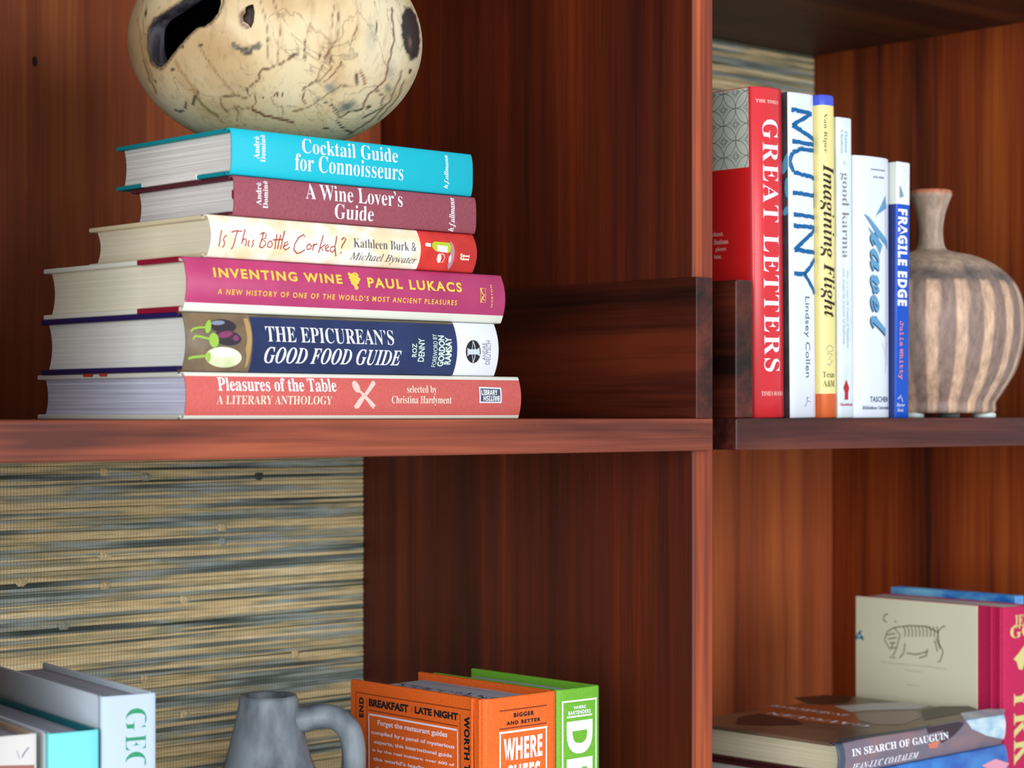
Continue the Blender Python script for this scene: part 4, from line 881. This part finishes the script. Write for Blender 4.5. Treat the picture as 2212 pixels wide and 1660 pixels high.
# ink stamped on the head of the page block
bm = bmesh.new(); rnd = random.Random(5)
for k in range(26):
    y_ = .018+k*.0042; z_ = BO.T*(.50+.06*math.sin(k*2.1)); pts_ = [(y_+rnd.uniform(-.001, .001), z_+rnd.uniform(-.004, .004)), (y_+.003, z_+rnd.uniform(-.004, .004)), (y_+.0035, z_+rnd.uniform(-.003, .003))]
    ribbon(bm, pts_, .0012)
for v in bm.verts: v.co = BO.xf((.0044, v.co.x, v.co.y))
bm_obj('page_edge_stamp', bm, mat('charcoal_ink', (52, 56, 70), .6), BO.root)
grn = mat('green_cloth', (112, 178, 48), .5, .35, rgb2=(104, 168, 42), vscale=(700, 700, 700))
def hinge(Bk, m, ys=(.0030, .0095)):
    for y in ys:
        bm = bmesh.new(); box_bm(bm, .0002, Bk.L-.0002, y-.0009, y+.0009, -.0013, .0006, .0006, 3); bm_obj('hinge_ridge', bm, m, Bk.root, Bk.xf, True)
hinge(BO, org_)
XG = X_at(1203, .888); BN = Book('book', 'bright green hardback with white framed lettering beside the orange one', (XG, .888, CZ+LL), Z_at(1492, XG, .888)-LL, Y_at(1024, X_at(1294, .888))-.888, X_at(1294, .888)-XG, upright=True, b=.0010, p=5, tb=.0028, ov=.0045, cover=grn, spine=grn, group='orange and green guide books', page=paper(0, (190, 204, 206), (140, 160, 160), 'green_grey_page_edges_'))
BN.lines('spine_frame', 'spine', [([(1213, 1518), (1289, 1509)], 4.0), ([(1215, 1516), (1215, 1705)], 4.2), ([(1287, 1507), (1287, 1700)], 4.2), ([(1224.3, 1551), (1278.6, 1543.6)], 4)], ink_w)
BN.text('title', 'WHERE', 'gillb', (1238.8, 1526.8), (1264.7, 1530), ink_w, rot=90, space=1.1); BN.text('title', 'BARTENDERS', 'gillb', (1227, 1538), (1275.3, 1540), ink_w, rot=90, space=1.1)
BN.text('title', 'D', 'sansbb', (1223.6, 1561), (1279.3, 1624), ink_w); BN.text('title', 'R', 'sansbb', (1223.6, 1642), (1279.3, 1700), ink_w)

# ================================================================== LOWER RIGHT BAY
mg = mat('raspberry_cloth', (196, 34, 86), .6, .25, rgb2=(186, 28, 78), vscale=(700, 700, 700), bump=.4); crb = mat('cream_paper_board', (226, 224, 194), .5)
YM = .892; XMg = X_at(2168, YM)
BP = Book('book', 'raspberry cloth book with cream side showing a striped animal drawing, at the lower right', (XMg, YM, CZ+LL), Z_at(1313, XMg, YM)-LL, Y_at(1850, XMg)-YM, .034, upright=True, b=.0016, p=4, tb=.0022, ov=.0008, cover=mg, spine=mg, page=paper(0))
bm = bmesh.new(); yj0 = Y_at(2112, XMg)-YM; box_bm(bm, .0004, BP.L-.0004, yj0, BP.W+.0003, -.0005, .0024, .0003); bm_obj('cream_side_paper', bm, crb, BP.root, BP.xf)
T_ = lambda x, y: (1540+x/3.2917, 1220+y/3.2917)
ink_o = mat('olive_drawing_ink', (104, 98, 68), .6)
tg = [[(1240, 480), (1225, 540), (1260, 600), (1310, 590), (1335, 500), (1290, 450), (1240, 480)], [(1290, 450), (1400, 435), (1520, 440), (1600, 480), (1640, 440), (1655, 440)], [(1600, 480), (1610, 560), (1640, 620), (1620, 690), (1600, 690)], [(1310, 590), (1290, 640), (1260, 660), (1300, 665)],
      [(1370, 560), (1360, 630), (1330, 665)], [(1380, 630), (1450, 640), (1530, 620)], [(1530, 600), (1520, 650), (1470, 665)], [(1240, 500), (1300, 490)], [(1250, 530), (1310, 520)], [(1260, 560), (1300, 555)]]
tg += [[(x, 440), (x+12, 475), (x+8, 515)] for x in range(1360, 1600, 26)]+[[(1270, 600), (1285, 560)], [(1590, 520), (1620, 600)], [(1580, 540), (1600, 620)]]
def patch(Bk, name, strokes, m, wpx, raise_=.0006):
    bm = bmesh.new()
    for l in strokes: ribbon(bm, [Bk.on('back', *T_(*q)) for q in l], wpx*PXM)
    Bk.put(name, 'back', bm, m, raise_)
patch(BP, 'tiger_drawing', tg, ink_o, 3.6); patch(BP, 'tiger_drawing', [[(1245, 350), (1220, 365), (1215, 395), (1240, 410)], [(1295, 400), (1305, 410)]], ink_o, 4)
patch(BP, 'caption', [[(1200, 690), (1300, 705), (1420, 715), (1560, 730), (1660, 745)], [(1370, 750), (1450, 760), (1500, 765)], [(1380, 855), (1470, 865)]], mat('pale_olive_ink', (168, 164, 132), .6), 1.6)
patch(BP, 'blue_sticker', [[(1020, 540), (1030, 500), (1060, 470)], [(1030, 520), (1075, 520)], [(1045, 480), (1070, 540)]], mat('cyan_ink', (10, 140, 180), .5), 6)
hinge(BP, mg, (.0028, .0105))
gold = mat('gold_ink', (216, 204, 132), .5)
BP.text('title', 'JEAN', 'serif', (2190, 1330), (2232, 1352), gold, rot=90); BP.text('title', 'GO', 'serif', (2182, 1353), (2226, 1374), gold, rot=90)
BP.shapes('gold_ornament', 'spine', [[(2189, 1425), (2200, 1412), (2212, 1395), (2220, 1400), (2214, 1430), (2208, 1448), (2200, 1446), (2196, 1430)]], gold)
for ch, y in (('Y', 1486), ('R', 1542), ('K', 1600)): BP.text('title', ch, 'serif', (2190, y), (2225, y+46), gold)
# thin glossy book behind it
XB2 = XMg+.0355; YN = .905
pj = mat('blue_picture_cover', (20, 110, 200), .3, .5, rgb2=(120, 190, 226), vscale=(18, 28, 60))
BB = Book('book', 'thin blue and white picture book standing behind the raspberry one', (XB2, YN, CZ+LL), Z_at(1268, XB2, Y_at(1924, XB2))-LL, Y_at(1924, XB2)-YN, .010, upright=True, b=.0004, p=4, tb=.0018, ov=.001, cover=pj, spine=pj, page=paper(0, (216, 222, 236), (190, 198, 220), 'glossy_page_edges'))
# stack: blue below, brown jacket above
YP = .872; XP = X_at(1805, YP); zg1 = Z_at(1607, XP, YP); xe = X_at(2172, YP)
TG = .0222
br1 = mat('painting_print_brown', (96, 74, 58), .35, .5, rgb2=(124, 96, 74), vscale=(30, 30, 30)); lil = mat('painting_print_mauve', (140, 112, 116), .35, .5, rgb2=(112, 104, 120), vscale=(34, 34, 60)); ptw = mat('painting_print_white', (206, 220, 226), .4, .5, rgb2=(150, 190, 210), vscale=(70, 70, 120)); teald = mat('painting_print_slate', (62, 76, 92), .4, .5)
Wp = Y_at(1848, xe)-YP
B8 = Book('book', 'brown jacketed art hardback lying on top of the lower right pair', (XP, YP, CZ+zg1-TG), xe-XP, Wp, TG, yaw=.02, b=.0028, p=2.4, tb=.0024, cover=br1, back_cover=mat('maroon_board', (70, 28, 30), .5), spine=[lil, teald, ptw], xb=(.007,), spine_fn=lambda x, z: 1 if x < .007 else 0,
          page=paper(2, (216, 206, 176), (200, 188, 156), 'tan_page_edges'), group='pair of books lying at the lower right')
B8.text('title', 'IN SEARCH OF GAUGUIN', 'serifb', (1839, 1619.5), (2049, 1596.7), mat('white_print', (244, 240, 250), .5)); B8.text('author_name', 'JEAN-LUC COATALEM', 'bi', (1840, 1652), (1981, 1640), mat('white_print', (244, 240, 250), .5))
B8.shapes('painting_print', 'spine', [[(2085, 1556), (2168, 1540), (2172, 1575), (2168, 1598), (2130, 1590), (2098, 1575)]], ptw, .00014)
B8.shapes('painting_print', 'spine', [[(2000, 1572), (2068, 1560), (2084, 1562), (2060, 1590), (2035, 1606), (2020, 1596), (2040, 1578), (2005, 1586)]], mat('dark_plum_print', (62, 46, 56), .4), .00014)
B8.shapes('painting_print', 'spine', [[(2003, 1608), (2030, 1600), (2024, 1616), (2008, 1618)]], mat('salmon_print', (206, 120, 96), .4), .00015)
G_ = lambda x, y: (1540+x/3.2917, 1220+y/3.2917)
fr = lambda pts, m, e: B8.shapes('painting_print', 'front', [[G_(*q) for q in pts]], m, e)
fr([(420, 1000), (860, 1000), (1010, 1060), (1060, 1130), (900, 1140), (520, 1110), (250, 1110), (240, 1080)], mat('burnt_orange_print', (170, 84, 40), .4), .00012)
fr([(860, 1010), (1120, 990), (1360, 980), (1540, 1010), (1460, 1030), (1100, 1040), (980, 1050)], mat('pearl_print', (196, 192, 190), .4), .00018)
fr([(1010, 1060), (1200, 1050), (1440, 1040), (1480, 1090), (1350, 1140), (1150, 1140), (1040, 1110)], mat('fawn_print', (158, 136, 122), .4), .00018)
fr([(180, 1090), (330, 1060), (600, 1110), (640, 1140), (400, 1150), (160, 1140)], mat('dark_umber_print', (56, 38, 32), .4), .00016)
fr([(570, 950), (800, 930), (1000, 940), (960, 985), (780, 1000), (640, 980)], mat('dark_umber_print', (56, 38, 32), .4), .00020)
fr([(1480, 1040), (1620, 1010), (1820, 1010), (1900, 1040), (1600, 1090), (1500, 1110)], mat('dark_umber_print', (56, 38, 32), .4), .00020)
fr([(1760, 1060), (1960, 1030), (2080, 1030), (2070, 1070), (1880, 1100), (1790, 1110)], ptw, .00022)
fr([(880, 1280), (900, 1240), (1400, 1170), (1560, 1140), (1500, 1170), (1100, 1230)], teald, .00016)
B8.text('title', 'IN SEARCH OF', 'serif', (1672, 1524), (1822, 1548), mat('white_print', (244, 240, 250), .5), face='front'); B8.text('title', 'GAUGUIN', 'serif', (1668, 1540), (1868, 1572), mat('white_print', (244, 240, 250), .5), face='front')
blj = mat('cobalt_print_jacket', (40, 92, 180), .35, .5, rgb2=(60, 130, 206), vscale=(40, 40, 60))
B9 = Book('book', 'blue jacketed book lying under the brown art book at the lower right', (XP-.002, YP-.001, CZ+zg1-TG-.0285), xe-XP+.006, Wp+.002, .0284, yaw=.02, b=.003, p=2.4, tb=.0026, cover=mat('maroon_board', (70, 28, 30), .5), spine=blj, page=paper(2, (206, 206, 198), (180, 180, 172), 'ash_page_edges'), group='pair of books lying at the lower right')
B9.shapes('jacket_print', 'spine', [[(2120, 1655), (2150, 1640), (2180, 1650), (2160, 1675)]], mat('pink_print', (220, 150, 170), .4))
# the pair rests on two more closed books out of view below the frame
zb = zg1-TG-.0286-LL
B10 = Book('book', 'grey hardback at the bottom of the lower right pile, below the blue one', (XP-.004, YP, CZ+LL), xe-XP+.008, Wp, zb-.0001, yaw=.0, b=.003, p=2.4, tb=.003, cover=mat('slate_board', (96, 100, 108), .5), spine=mat('slate_board', (96, 100, 108), .5), page=paper(2, (206, 206, 198), (180, 180, 172), 'ash_page_edges'))
flush_text()
